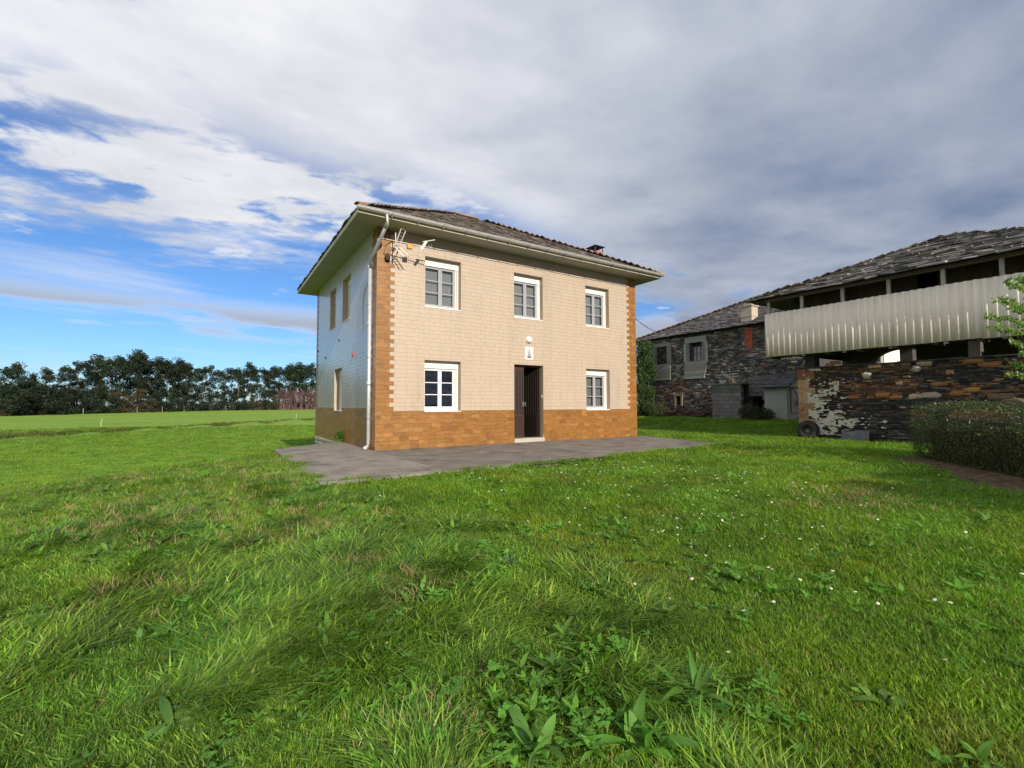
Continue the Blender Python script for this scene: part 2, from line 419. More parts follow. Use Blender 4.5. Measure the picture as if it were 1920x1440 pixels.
# ------------------------------------------------------------------ house
WX, DY, HZ, HP = 9.2, 7.91, 5.55, .9535
CH = .106                                     # tile course height
house = empty('house', (WX/2, DY/2, 0), 'two-storey cream tiled house with brown tiled plinth and hipped slate roof', 'house')
hx = Matrix.Translation(-house.location)
class HP_:  # parent helper: children are written in world coordinates
    pass
def adopt(o, p):
    o.parent = p; o.matrix_parent_inverse = Matrix.Translation(-Vector(p.location))
house.location = (0, 0, 0)

FF = lambda u, v, n: (u, -n, v)               # front wall frame
FL = lambda u, v, n: (-n, u, v)               # side wall frame
WIN_F = [(1.259, 2.306, 3.681, 5.025), (4.047, 5.100, 3.681, 5.025), (6.846, 7.898, 3.681, 5.025),
         (1.259, 2.306, .935, 2.277), (6.846, 7.898, .935, 2.277)]
DOOR = (4.047, 5.100, .118, 2.292)
WIN_L = [(4.538, 5.455, 3.681, 5.025), (2.613, 3.614, 3.681, 5.025), (3.576, 4.626, .935, 2.277)]
CREAM, BROWN, GROUT = (.43, .345, .262), (.25, .115, .029), (.412, .330, .25)
SIDE = (.415, .405, .39)

def holed_wall(F, u0, u1, v0, v1, holes, n0, n1, tint, name):
    us = sorted({u0, u1, *[h[0] for h in holes], *[h[1] for h in holes]}); vs = sorted({v0, v1, *[h[2] for h in holes], *[h[3] for h in holes]})
    mb = MB()
    for i in range(len(us)-1):
        for k in range(len(vs)-1):
            cu, cv = (us[i]+us[i+1])/2, (vs[k]+vs[k+1])/2
            if not any(h[0] < cu < h[1] and h[2] < cv < h[3] for h in holes):
                mb.fbox(F, us[i], us[i+1], vs[k], vs[k+1], n0, n1, tint)
    return mb.build(name, M_PLASTER, house)
wall_f = holed_wall(FF, 0, WX, -.12, HZ, WIN_F+[DOOR], -.26, 0, GROUT, 'wall')
wall_l = holed_wall(FL, .26, DY, -1.6, HZ, WIN_L, -.26, 0, GROUT, 'wall')
mb = MB(); mb.box((.26, DY-.26, -1.6), (WX, DY, HZ), GROUT); mb.build('wall', M_PLASTER, house)
mb = MB(); mb.box((WX-.26, .26, -.3), (WX, DY-.26, HZ), GROUT); mb.build('wall', M_PLASTER, house)
mb = MB(); mb.box((.26, .26, -.05), (WX-.26, DY-.26, .10), (.12, .09, .07)); mb.box((.26, .26, 2.75), (WX-.26, DY-.26, 2.95), (.5, .5, .48)); mb.build('floor', M_PLASTER, house)
mb = MB(); mb.box((.262, 2.6, .1), (WX-.262, 2.7, 2.75), (.16, .12, .09)); mb.box((.262, 2.2, 2.95), (WX-.262, 2.3, HZ), (.3, .28, .25)); mb.build('inner_partition', M_PLASTER, house)

def subtract(rc, holes):
    out = [rc]
    for h in holes:
        nw = []
        for (a, b, c, d) in out:
            if h[0] >= b or h[1] <= a or h[2] >= d or h[3] <= c: nw.append((a, b, c, d)); continue
            if a < h[0]: nw.append((a, h[0], c, d))
            if b > h[1]: nw.append((h[1], b, c, d))
            m0, m1 = max(a, h[0]), min(b, h[1])
            if c < h[2]: nw.append((m0, m1, c, h[2]))
            if d > h[3]: nw.append((m0, m1, h[3], d))
        out = nw
    return [r for r in out if r[1]-r[0] > .02 and r[3]-r[2] > .012]

def cladding(F, U, holes, z0, z1, wall, left_quoin=True, right_quoin=True, vbase=0.0):
    cream, brown = [], []
    g = .0017
    nrow = int(math.ceil((z1-z0)/CH))
    for r in range(nrow):
        v0 = z0+r*CH; v1 = min(v0+CH, z1)
        if v1-v0 < .02: continue
        plinth = v0 < HP-.03
        if abs(v0-HP) < .06: pass
        zones = []
        if plinth: zones = [(0, U, True)]
        else:
            wq = (.335, .445)[r % 2]
            a = wq if left_quoin else 0; b = U-((.445, .335)[r % 2]) if right_quoin else U
            zones = ([(0, a, True)] if left_quoin else [])+[(a, b, False)]+([(b, U, True)] if right_quoin else [])
        for (a, b, br) in zones:
            u = a; L = .25 if br else .31
            first = R.uniform(.25, 1)*L if b-a > .6 else (b-a if not br else R.uniform(.16, .30))
            if not br: first = (.31 if r % 2 else .155)*1.0 + R.choice((0, 0, .1))
            while u < b-1e-4:
                w = first if first else L
                first = None
                e = u+w
                if b-e < .05: e = b
                for (p, q, c, d) in subtract((u, e, v0, v1), holes):
                    if br:
                        k = R.random()
                        t = jit(BROWN, R, .10, .04)
                        if k < .12: t = jit((.21, .093, .025), R, .1)
                        elif k > .86: t = jit((.30, .145, .04), R, .08)
                    else: t = jit(CREAM if F is FF else SIDE, R, .022, .008)
                    o = R.uniform(0, .0012)
                    mb = MB(); mb.fbox(F, p+g, q-g, c+g, d-g, -.002, .008+o, t)
                    (brown if br else cream).append((mb, F((p+q)/2, (c+d)/2, 0), (q-p)*(d-c)*(1 if F is FF else .45)))
                u = e
    emit(cream, 'tile', 'remaining_tiles', M_TILE if F is FF else M_SIDETILE, wall, 170 if F is FF else 30)
    emit(brown, 'wood_look_tile', 'remaining_wood_look_tiles', M_WOODTILE, wall, 120 if F is FF else 25)

cladding(FF, WX, WIN_F+[DOOR], HP-9*CH, HZ, wall_f)
cladding(FL, DY, WIN_L, HP-9*CH-.035, HZ, wall_l)
# window aprons / lintel cracks stay plain.  stone footing below the side wall tiles
ps = []
for k in range(10):
    for u in np.arange(.3, DY, .42):
        mb = MB(); uu = u+(k % 2)*.2
        if uu > DY-.15: continue
        mb.stone(FL, uu, min(uu+.40, DY), -.05-(k+1)*.15, -.05-k*.15-.01, .03, jit((.30, .27, .23), R, .25, .05), R); ps.append((mb, FL(uu, -.1-k*.15, 0), .06))
emit(ps, 'stone', 'remaining_stones', M_STONE, wall_l, 12)

# soffit panels, in lengths with open joints
OV = .62; X0, X1, Y0, Y1 = -OV, WX+OV, -OV, DY+OV
def soffit(a, b, c, d):
    mb = MB(); mb.box((a+.004, c+.004, 5.552), (b-.004, d-.004, 5.60), jit((.36, .35, .30), R, .04)); mb.build('soffit_panel', M_SOFFIT, house)
for i in range(5): soffit(i*WX/5, (i+1)*WX/5, Y0, -.0); soffit(i*WX/5, (i+1)*WX/5, DY, Y1)
for i in range(4): soffit(X0, -.0, i*DY/4, (i+1)*DY/4); soffit(WX, X1, i*DY/4, (i+1)*DY/4)
for (p, q) in ((X0, Y0), (WX, Y0), (X0, DY), (WX, DY)): soffit(p, p+OV, q, q+OV)
mb = MB()
for (a, b, c, d) in ((X0-.02, X1+.02, Y0-.02, Y0), (X0-.02, X1+.02, Y1, Y1+.02), (X0-.02, X0, Y0, Y1), (X1, X1+.02, Y0, Y1)):
    mb.box((a, c, 5.545), (b, d, 5.655), (.50, .47, .38))
mb.build('fascia', M_SOFFIT, house)

# roof
ZE, ZR, YR = 5.66, 8.14, DY/2
RX0, RX1 = X0+(YR-Y0), X1-(YR-Y0)
e = .035
A, B_, C_, D_ = (X0-e, Y0-e, ZE), (X1+e, Y0-e, ZE), (X1+e, Y1+e, ZE), (X0-e, Y1+e, ZE); E_, F_ = (RX0, YR, ZR), (RX1, YR, ZR)
mb = MB(); mb.add([A, B_, C_, D_, E_, F_], [(0, 1, 5, 4), (2, 3, 4, 5), (1, 2, 5), (3, 0, 4), (0, 3, 2, 1)], (.10, .095, .09))
roof = mb.build('roof', M_ROOFSLATE, house)

def slate_slope(o, ud, vd, ulim, vmax, rowh, wmin, wmax, th, tints, rng, sag=0.0, lap=1.9, rough=.02):
    """o: eave start; ud: unit along eave; vd: unit up slope; ulim(v)->(u0,u1)"""
    o, ud, vd = Vector(o), Vector(ud).normalized(), Vector(vd).normalized(); nd = ud.cross(vd).normalized()
    if nd.z < 0: nd = -nd
    out = []; v = -.05
    while v < vmax:
        a, b = ulim(max(v, 0)); u = a - rng.uniform(0, wmin)
        while u < b:
            w = rng.uniform(wmin, wmax); e = min(u+w, b); s = max(u, a)
            if e-s > .05:
                L = rowh*lap*rng.uniform(.9, 1.08); t = th*rng.uniform(.7, 1.5); dv = rng.uniform(-.25, .25)*rowh*.6
                rise = th*1.9*rng.uniform(.8, 1.35)
                g = .004; tilt = rng.uniform(-rough, rough)
                P = lambda uu, vv, nn: o + ud*uu + vd*vv + nd*nn
                v0, v1 = v+dv, min(v+dv+L, vmax+.1)
                vs = [P(s+g, v0, rise+tilt*.5), P(e-g, v0+rng.uniform(-.02, .02), rise-tilt*.5), P(e-g, v1, .006), P(s+g, v1, .006)]
                vs += [q+nd*t for q in vs]
                mb = MB(); mb.add(vs, [(0, 3, 2, 1), (4, 5, 6, 7), (0, 1, 5, 4), (1, 2, 6, 5), (2, 3, 7, 6), (3, 0, 4, 7)], jit(rng.choice(tints), rng, .3, .06))
                out.append((mb, tuple(P((s+e)/2, v0, 0)), (e-s)*rowh))
            u = u+w
        v += rowh
    return out
vd = Vector((0, YR-Y0, ZR-ZE)); SL = vd.length
HT = [(.075, .068, .064), (.12, .11, .10), (.05, .047, .046), (.22, .20, .18), (.13, .09, .05), (.06, .055, .052)]
run = YR-Y0
ps = slate_slope((X0, Y0, ZE+.01), (1, 0, 0), vd, lambda v: (v/SL*run, (X1-X0)-v/SL*run), SL-.05, .17, .20, .34, .014, HT, R)
emit(ps, 'slate', 'remaining_slates', M_ROOFSLATE, roof, 150)
ps = slate_slope((X0, Y1, ZE+.01), (0, -1, 0), (run, 0, ZR-ZE), lambda v: (v/SL*run, (Y1-Y0)-v/SL*run), SL-.05, .17, .24, .36, .014, HT, R)
ps += slate_slope((X1, Y0, ZE+.01), (0, 1, 0), (-run, 0, ZR-ZE), lambda v: (v/SL*run, (Y1-Y0)-v/SL*run), SL-.05, .17, .24, .36, .014, HT, R)
emit(ps, 'slate', 'remaining_slates', M_ROOFSLATE, roof, 30)

def ridge_tiles(a, b, parent, r=.085, step=.36, tints=((.30, .15, .08), (.26, .19, .09), (.20, .12, .08)), lift=.035):
    a, b = Vector(a), Vector(b); d = (b-a); n = max(1, int(d.length/step)); d.normalize()
    s = Vector((0, 0, 1)).cross(d).normalized(); up = d.cross(s)
    for i in range(n):
        p0 = a+d*(i*step-.02); p1 = a+d*((i+1)*step+.03); k = 7
        mb = MB(); vs = []
        for p, rr, h in ((p0, r*1.0, lift), (p1, r*1.0, lift)):
            for q in (rr, rr-.018):
                for j in range(k):
                    an = math.pi*j/(k-1); vs.append(p+s*math.cos(an)*q+up*(math.sin(an)*q*.8+h-.02)+s*R.uniform(-.002, .002))
        f = []
        for j in range(k-1):
            f += [(j, j+1, 2*k+j+1, 2*k+j), (k+j, 3*k+j, 3*k+j+1, k+j+1), (j, k+j, k+j+1, j+1), (2*k+j, 2*k+j+1, 3*k+j+1, 3*k+j)]
        f += [(0, 2*k, 3*k, k), (k-1, 2*k-1, 4*k-1, 3*k-1)]
        mb.add(vs, f, jit(R.choice(tints), R, .25, .06)); mb.build('ridge_tile', M_RIDGE, parent)
up3 = Vector((0, 0, .035))
ridge_tiles(Vector(A)+up3, Vector(E_)+up3, roof); ridge_tiles(Vector(B_)+up3, Vector(F_)+up3, roof); ridge_tiles(Vector(E_)+up3, Vector(F_)+up3, roof)
mb = MB(); mb.lathe((RX0, YR, ZR+.05), [(.0, .10), (.06, .08), (.09, .02), (.10, -.05)], 12, tint=(.30, .22, .09)); mb.build('finial', M_RIDGE, roof)

# gutter, brackets, downpipe
mb = MB(); gy0, gz0, gr = Y0-.085, 5.665, .068; k = 9; vs = []; n = 24
for i in range(n+1):
    x = X0-.06+(X1-X0+.12)*i/n
    for q in (gr, gr-.007):
        for j in range(k): an = math.pi+math.pi*j/(k-1); vs.append((x, gy0+q*math.cos(an), gz0+q*math.sin(an)))
f = []
for i in range(n):
    o1, o2 = i*2*k, (i+1)*2*k
    for j in range(k-1): f += [(o1+j, o1+j+1, o2+j+1, o2+j), (o1+k+j, o2+k+j, o2+k+j+1, o1+k+j+1)]
    f += [(o1, o2, o2+k, o1+k), (o1+k-1, o1+2*k-1, o2+2*k-1, o2+k-1)]
mb.add(vs, f, (.62, .62, .60))
for x in (X0-.06, X1+.06):
    mb.add([(x, gy0+gr*math.cos(math.pi+math.pi*j/8), gz0+gr*math.sin(math.pi+math.pi*j/8)) for j in range(9)], [tuple(range(9))], (.62, .62, .6))
mb.tube([(X0-.06, gy0-gr, gz0), (X1+.06, gy0-gr, gz0)], .011, 6, (.64, .64, .62))
gutter = mb.build('gutter', M_ZINC, house, smooth=False)
for x in np.arange(X0+.75, X1, .66):
    mb = MB(); mb.tube([(x, gy0+(gr+.006)*math.cos(math.pi+math.pi*j/8), gz0+(gr+.006)*math.sin(math.pi+math.pi*j/8)) for j in range(9)], .010, 4, (.40, .40, .39))
    mb.box((x-.016, gy0-.02, gz0-gr-.035), (x+.016, gy0+.02, gz0-gr-.004), (.12, .12, .12)); mb.build('bracket', M_ZINC, gutter)
dp = [(.02, gy0, 5.62), (.02, gy0, 5.40), (.01, -.60, 5.33), (-.075, .16, 4.80), (-.08, .28, 4.70), (-.08, .32, 4.55), (-.08, .34, .16), (-.085, .33, .09), (-.14, .27, .055), (-.21, .20, .045)]
mb = MB(); mb.tube(dp[:3], .047, 10, (.60, .60, .58)); mb.tube(dp[2:6], .044, 10, (.32, .33, .34)); mb.tube(dp[5:], .046, 10, (.66, .67, .67))  # sloping middle length tinted darker, eave shade put into its colour
for z in (4.55, 3.1, 1.6): mb.lathe((-.08, .34, z), [(.047, 0), (.056, .0), (.056, .09), (.047, .09)], 10, tint=(.62, .63, .63))
dpo = mb.build('downpipe', M_ZINC, house, smooth=True)
for z in (3.62, 2.28, .75):
    mb = MB(); mb.lathe((-.08, .34, z), [(.046, 0), (.056, 0), (.056, .025), (.046, .025)], 10, tint=(.2, .2, .2)); mb.box((-.06, .30, z), (-.005, .36, z+.02), (.15, .15, .15)); mb.build('pipe_clip', M_METAL, dpo)

# chimney on the roof
chim = MB()
CX, CY = 8.40, 1.15; cw = .20
for r in range(7):
    for i in range(2):
        z = 6.12+r*.085
        if r % 2: chim.box((CX-cw, CY-cw+i*cw+.004, z), (CX+cw, CY-cw+(i+1)*cw-.004, z+.079), jit((.36, .12, .065), R, .2))
        else: chim.box((CX-cw+i*cw+.004, CY-cw, z), (CX-cw+(i+1)*cw-.004, CY+cw, z+.079), jit((.36, .12, .065), R, .2))
chim.box((CX-cw+.012, CY-cw+.012, 6.1), (CX+cw-.012, CY+cw-.012, 6.70), (.25, .2, .17))
ch = chim.build('chimney', M_STONE, roof)
mb = MB(); zc = 6.90
for sx in (-1, 1):
    for sy in (-1, 1): mb.box((CX+sx*.185-.012, CY+sy*.185-.012, 6.66), (CX+sx*.185+.012, CY+sy*.185+.012, zc), (.10, .10, .10))
cc = .27
mb.add([(CX-cc, CY-cc, zc), (CX+cc, CY-cc, zc), (CX+cc, CY+cc, zc), (CX-cc, CY+cc, zc), (CX, CY, zc+.13), (CX, CY, zc+.10)], [(0, 1, 4), (1, 2, 4), (2, 3, 4), (3, 0, 4), (1, 0, 5), (2, 1, 5), (3, 2, 5), (0, 3, 5)], (.07, .07, .07))
mb.build('chimney_cap', M_METAL, roof)

# windows
WHITE, GREY = (.72, .71, .68), (.31, .315, .325)
def curtain(F, u0, u1, v0, v1, n, tint, seed):
    rng = random.Random(seed); k = 40; vs = []; f = []; rows = 8
    ph = [rng.uniform(0, 6) for _ in range(4)]
    for j in range(rows+1):
        for i in range(k+1):
            u = u0+(u1-u0)*i/k; t = j/rows; v = v0+(v1-v0)*t
            w = .007*math.sin(u*52+ph[0]+1.8*math.sin(v*3+ph[1]))+.004*math.sin(u*97+ph[2]+v*2)
            vs.append(F(u, v, n+w))
    for j in range(rows):
        for i in range(k): a = j*(k+1)+i; f.append((a, a+1, a+k+2, a+k+1))
    return MB().add(vs, f, tint)

def window(F, u0, u1, v0, v1, sash_t, seed, curt=True, curt_t=(.55, .55, .55), label=None, shut=.20, open_gap=True):
    w = empty('window', parent=house)
    if label: w['label'] = label
    nb = -.15                                             # outer face of the frame, recessed
    mb = MB(); vt = v1-shut
    g = .003
    mb.fbox(F, u0+g, u1-g, vt, vt+.085, nb-.06, nb+.008, WHITE); mb.fbox(F, u0+g, u1-g, vt+.091, v1-g, nb-.06, nb+.012, WHITE)
    for k in (.16, .84):
        uu = u0+(u1-u0)*k; mb.fbox(F, uu-.014, uu+.014, vt+.03, vt+.05, nb, nb+.022, (.35, .35, .35))
    mb.build('shutter_box', M_PVC, w, bevel=.004)
    fw = .055; mb = MB()
    mb.fbox(F, u0+g, u0+.03, v0+.012, vt-g, nb-.06, nb, WHITE); mb.fbox(F, u1-fw, u1-g, v0+.012, vt-g, nb-.06, nb, WHITE)
    mb.fbox(F, u1-fw-.05, u1-fw-.012, v0+.07, vt-g, nb-.06, nb-.012, WHITE)
    mb.fbox(F, u0+.03+g, u1-fw-g, v0+.012, v0+.07, nb-.06, nb, WHITE)
    mb.build('frame', M_PVC, w, bevel=.004)
    mb = MB(); mb.fbox(F, u0+g, u1-g, v0-.012, v0+.011, -.22, .022, (.70, .66, .58)); mb.build('sill', M_PLASTER, w)
    ns = nb-.028; um = (u0+u1)/2-.012
    a0, a1 = u0+.034, u1-fw-.054; b0, b1 = v0+.074, vt-.004
    sm = M_GREYPAINT if sash_t[0] < .6 else M_PVC
    for (p, q) in ((a0, um-.002), (um+.002, a1)):
        mb = MB(); st = .052
        mb.fbox(F, p, p+st, b0, b1, ns-.05, ns, sash_t); mb.fbox(F, q-st, q, b0, b1, ns-.05, ns, sash_t)
        mb.fbox(F, p+st, q-st, b0, b0+st, ns-.05, ns, sash_t); mb.fbox(F, p+st, q-st, b1-st, b1, ns-.05, ns, sash_t)
        mb.build('sash', sm, w, bevel=.004)
        hh = (b1-b0-2*st)/3
        for k in (1, 2):
            mb = MB(); mb.fbox(F, p+st, q-st, b0+st+k*hh-.011, b0+st+k*hh+.011, ns-.030, ns-.006, sash_t); mb.build('glazing_bar', sm, w)
        for k in range(3):
            mb = MB(); z0, z1 = b0+st+k*hh+(.011 if k else 0), b0+st+(k+1)*hh-(.011 if k < 2 else 0)
            tl = R.uniform(-.0012, .0012)
            mb.add([F(p+st, z0, ns-.022+tl), F(q-st, z0, ns-.022-tl), F(q-st, z1, ns-.022-tl), F(p+st, z1, ns-.022+tl)], [(0, 1, 2, 3)], (.1, .1, .1)); mb.build('pane', M_GLASS, w)
    if curt:
        for (p, q) in ((a0+.03, um-.01), (um+.01, a1-.03)): curtain(F, p, q, b0+.02, b1-.02, ns-.10, curt_t, seed+int(p*100)).build('curtain', M_CLOTH, w, smooth=True)
for i, h in enumerate(WIN_F):
    low = i == 3
    window(FF, *h, WHITE if low else GREY, 100+i, curt=not low, curt_t=(.25, .25, .245) if i != 4 else (.21, .21, .21), label=('white window with dark bare panes' if low else None))
for i, h in enumerate(WIN_L): window(FL, *h, WHITE, 200+i, curt=True, curt_t=(.3, .3, .3))

# door, one leaf closed, the other swung inwards
door = empty('door', parent=house); door['label'] = 'dark brown ribbed double door standing ajar'
u0, u1, v0, v1 = DOOR; DB, DD = (.052, .030, .019), (.035, .021, .014)
mb = MB(); mb.fbox(FF, u0+.002, u0+.045, v0, v1-.002, -.20, -.13, DB); mb.fbox(FF, u1-.045, u1-.002, v0, v1-.002, -.20, -.13, DB); mb.fbox(FF, u0+.045, u1-.045, v1-.05, v1-.002, -.20, -.13, DB); mb.build('frame', M_DOOR, door)
def leaf(w, F, hs, DB=DB, DD=DD):
    mb = MB(); h = v1-v0-.06
    mb.fbox(F, 0, w, 0, .70, 0, .045, DB); mb.fbox(F, 0, w, h-.12, h, 0, .045, DB); mb.fbox(F, .03, w-.03, .06, .64, .046, .052, DD)
    n = max(2, int(w/.085)); s = w/n
    for i in range(n+1): mb.fbox(F, max(0, i*s-.024), min(w, i*s+.024), .70, h-.12, 0, .045, DB)
    mb.fbox(F, .01, w-.01, .70, h-.12, .012, .018, (.02, .02, .022))
    o = mb.build('leaf', M_DOOR, door, bevel=.004)
    mb = MB(); mb.fbox(F, hs, hs+.03, .93, 1.07, .045, .06, (.3, .28, .25)); mb.fbox(F, hs-.01, hs+.10 if hs < w/2 else hs+.04, .99, 1.015, .06, .085, (.35, .33, .3)); mb.build('handle', M_METAL, o)
leaf(.40, lambda u, v, n: (u0+.046+u, .19-n, v0+.008+v), .34)
ang = rad(74); hxp, hyp = u1-.048, .19
leaf(.56, lambda u, v, n: (hxp-u*math.cos(ang)-n*math.sin(ang), hyp+u*math.sin(ang)-n*math.cos(ang), v0+.008+v), .46, (.020, .013, .010), (.014, .010, .008))  # open leaf coloured near black, standing in for the shade indoors
mb = MB(); mb.box((u0-.02, -.05, .0), (u1+.02, .26, .116), (.40, .37, .32)); mb.build('threshold', M_PLASTER, door, bevel=.008)
mb = MB(); mb.fbox(lambda u, v, n: (u1-n, u, v), .05, .09, 1.32, 1.40, -.0005, .012, (.75, .75, .72)); mb.build('bell_button', M_PVC, door)

# fittings on the facade
mb = MB(); mb.lathe((4.567, 0, 3.045), [(.105, .008), (.105, .035), (.092, .05)], 24, 'Y', (.72, .70, .64)); mb2 = MB(); mb2.lathe((4.567, 0, 3.045), [(.092, .045), (.088, .075), (.068, .10), (.035, .118), (.0, .122)], 24, 'Y', (.82, .78, .66))
lamp = empty('wall_lamp', (0, 0, 0), 'round white bulkhead lamp on the cream wall above the door', 'lamp'); mb.build('base', M_PVC, lamp, smooth=True); mb2.build('globe', M_PVC, lamp, smooth=True)
plq = empty('ceramic_plaque', (0, 0, 0), 'pale ceramic plaque with a dark figure between lamp and door', 'plaque')
mb = MB(); mb.fbox(FF, 4.42, 4.73, 2.45, 2.84, .0095, .019, (.63, .60, .57)); mb.build('panel', M_TILE, plq)
mb = MB(); T = (.20, .19, .19)
cx = 4.575
mb.add([FF(cx+a, 2.50+b, .0215) for a, b in ((-.06, 0), (.06, 0), (.075, .035), (.07, .06), (.05, .085), (.045, .13), (.034, .18), (.022, .215), (.024, .24), (.013, .265), (-.013, .265), (-.024, .24), (-.022, .215), (-.034, .18), (-.045, .13), (-.05, .085), (-.07, .06), (-.075, .035))], [tuple(range(18))], (.30, .285, .28))
mb.add([FF(cx+a, 2.50+b, .0225) for a, b in ((-.055, .005), (.055, .005), (.07, .035), (.065, .055), (-.065, .055), (-.07, .035))], [tuple(range(6))], (.13, .125, .125))
mb.build('figure', M_TILE, plq)

# conduit / aerial cable under the eave
mb = MB(); pts = [(.05+i*.4, -.030, 5.262-.008*math.sin(i*.9)+(.008 if i % 2 else 0)) for i in range(23)]
mb.tube(pts, .013, 6, (.68, .62, .52))
cab = mb.build('eave_cable', M_PLASTIC, None); tag(cab, 'thin pale cable running along the top of the cream wall under the eave', 'cable')
for i in range(0, 23, 2):
    q = pts[i]; mb = MB(); mb.box((q[0]-.018, -.034, q[2]-.016), (q[0]+.018, -.008, q[2]+.016), (.25, .22, .18)); mb.build('clip', M_PLASTIC, cab)
mb = MB(); mb.tube([(-.016, .80, 4.32), (-.02, 1.05, 4.15), (-.02, 1.22, 3.95), (-.02, 1.25, 3.7), (-.018, 1.23, 3.4), (-.018, 1.20, 3.1)], .012, 6, (.75, .76, .76)); tag(mb.build('loose_wire', M_PLASTIC), 'loose white wire curving down the side wall by the downpipe', 'wire')
mb = MB(); F = FL
mb.lathe((-.008, 2.14, 2.56), [(.05, .0), (.05, .02), (.028, .05), (.0, .055)], 10, 'X', (.40, .05, .05)); mb.tube([(-.03, 2.05, 2.62), (-.03, 2.04, 2.86)], .006, 5, (.1, .1, .1)); mb.box((-.05, 2.06, 2.48), (-.008, 2.2, 2.55), (.40, .06, .06)); tag(mb.build('alarm_siren', M_PLASTIC), 'small red siren fixed on the grey-lit side wall', 'siren')
for (u, v) in ((7.55, 3.18), (4.05, 3.19), (7.5, 2.64), (6.1, 2.8)):
    mb = MB(); mb.lathe((-.008, u, v), [(.035, .0), (.04, .012), (.03, .03), (.0, .03)], 10, 'X', (.10, .09, .09)); mb.build('vent_stub', M_METAL, wall_l)

# television aerial at the corner
aer = empty('television_aerial', (0, 0, 0), 'bent television aerial with orange box on the tiled house corner', 'aerial')
AL = (.62, .60, .56)
mb = MB(); mb.tube([(.36, -.02, 4.78), (.36, -.30, 4.80), (.36, -.30, 5.36)], .016, 7, AL); mb.box((.30, -.03, 4.72), (.42, -.008, 4.86), (.3, .3, .3)); mb.build('mast', M_METAL, aer)
mb = MB(); B0, B1 = Vector((.30, -.34, 5.04)), Vector((1.18, -.62, 5.06)); mb.tube([B0, B1], .010, 6, AL)
for i in range(11):
    p = B0.lerp(B1, .22+.078*i); mb.tube([p+Vector((.0, 0, -.075)), p+Vector((0, 0, .075))], .004, 4, AL)
mb.build('boom', M_METAL, aer)
mb = MB(); mb.box((.60, -.50, 4.97), (.73, -.40, 5.10), (.62, .27, .04)); mb.build('amplifier_box', M_PLASTIC, aer, bevel=.015)
mb = MB()
for s in (0, 1):
    o = Vector((.33+.10*s, -.33-.03*s, 5.02)); mb.tube([o, o+Vector((.10, -.18, .40-.05*s))], .014, 6, (.74, .71, .66)); mb.tube([o+Vector((0, 0, -.02)), o+Vector((.20, -.12, -.28+.05*s))], .014, 6, (.74, .71, .66))
for i in range(6):
    t = i/5; mb.tube([Vector((.35, -.33, 5.02)).lerp(Vector((.55, -.45, 4.74)), t), Vector((.45, -.36, 5.02)).lerp(Vector((.68, -.50, 4.80)), t)], .005, 4, AL)
    mb.tube([Vector((.35, -.33, 5.03)).lerp(Vector((.43, -.51, 5.42)), t), Vector((.44, -.36, 5.02)).lerp(Vector((.53, -.54, 5.37)), t)], .004, 4, AL)
mb.build('reflector', M_METAL, aer)
mb = MB(); mb.box((-.03, -.015, -.12), (.03, .015, .12), (.75, .73, .68), Matrix.Rotation(.5, 3, 'Y') @ Matrix.Rotation(.3, 3, 'X'), (.98, -.60, 5.08)); mb.tube([(.95, -.60, 5.16), (1.22, -.74, 5.22)], .012, 6, AL); mb.build('balun_plate', M_PLASTIC, aer)
mb = MB(); mb.lathe((.24, -.06, 4.78), [(.0, .12), (.05, .10), (.075, .02), (.06, -.06), (.0, -.08)], 10, tint=(.05, .035, .03)); mb.tube([(.24, -.06, 4.8), (.15, -.05, 4.9), (.2, -.03, 5.1), (.36, -.05, 5.25)], .008, 5, (.05, .05, .05)); mb.build('cable_coil', M_RUBBER, aer)

# ------------------------------------------------------------------ granary on the stone wall
WXF = 13.2                                     # wall face
FH = lambda u, v, n: (WXF-n, -u, v)            # u = -y
sw = empty('stone_wall', (0, 0, 0), 'dry stone slate wall with orange stones and flaking limewash below the granary', 'wall')
UA, UB, ZT = 3.56, 10.9, 2.30
mb = MB(); mb.box((WXF+.0, -UB, -.3), (WXF+.55, -UA, ZT-.05), (.035, .033, .03)); mb.build('core', M_STONE, sw)
DK = [(.040, .042, .045), (.058, .056, .054), (.075, .072, .066), (.048, .042, .036), (.028, .03, .033), (.09, .084, .074)]
OR = [(.20, .10, .05), (.25, .135, .07), (.16, .09, .055), (.28, .185, .11), (.13, .08, .055)]
def rubble(F, ua, ub, za, zb, hr, lr, rng, orange, dk=DK, orr=OR, pale=None, depth=(.012, .05)):
    out = []; v = za
    while v < zb:
        h = rng.uniform(*hr)
        if rng.random() < .12: h *= 1.6
        u = ua+rng.uniform(-.05, 0)
        while u < ub:
            w = rng.uniform(*lr)*(1.25 if h < .05 else .8)
            e = min(u+w, ub); s = max(u, ua)
            if e-s > .03:
                um = (s+e)/2; dv = (float(vnoise(um, v, 1.1, 17))-.5)*hr[1]*.9
                p = orange(um, v); c = rng.choice(orr) if rng.random() < p else rng.choice(dk)
                if pale is not None and rng.random() < pale(um, v): c = rng.choice([(.30, .285, .25), (.24, .23, .20), (.36, .34, .30)])
                hh = h*rng.uniform(.75, 1.15); vb = min(v+dv+hh-.002, zb)
                if vb-(v+dv) > .012:
                    mb = MB(); mb.stone(F, s+.003, e-.003, v+dv+.002, vb, rng.uniform(*depth), jit(c, rng, .35, .08), rng)
                    out.append((mb, F(um, v+h/2, 0), (e-s)*h))
            u += w
        v += h
    return out
def orange_h(u, v):
    a = math.exp(-((v-1.52)/.26)**2)*.58 + math.exp(-((v-2.1)/.16)**2)*.42 + .12*(v > 1.2) + .05
    return a*(.35+1.1*float(vnoise(u, v, 1.3, 21)))
ps = rubble(FH, UA, UB, -.12, ZT-.02, (.026, .062), (.08, .30), R, orange_h)
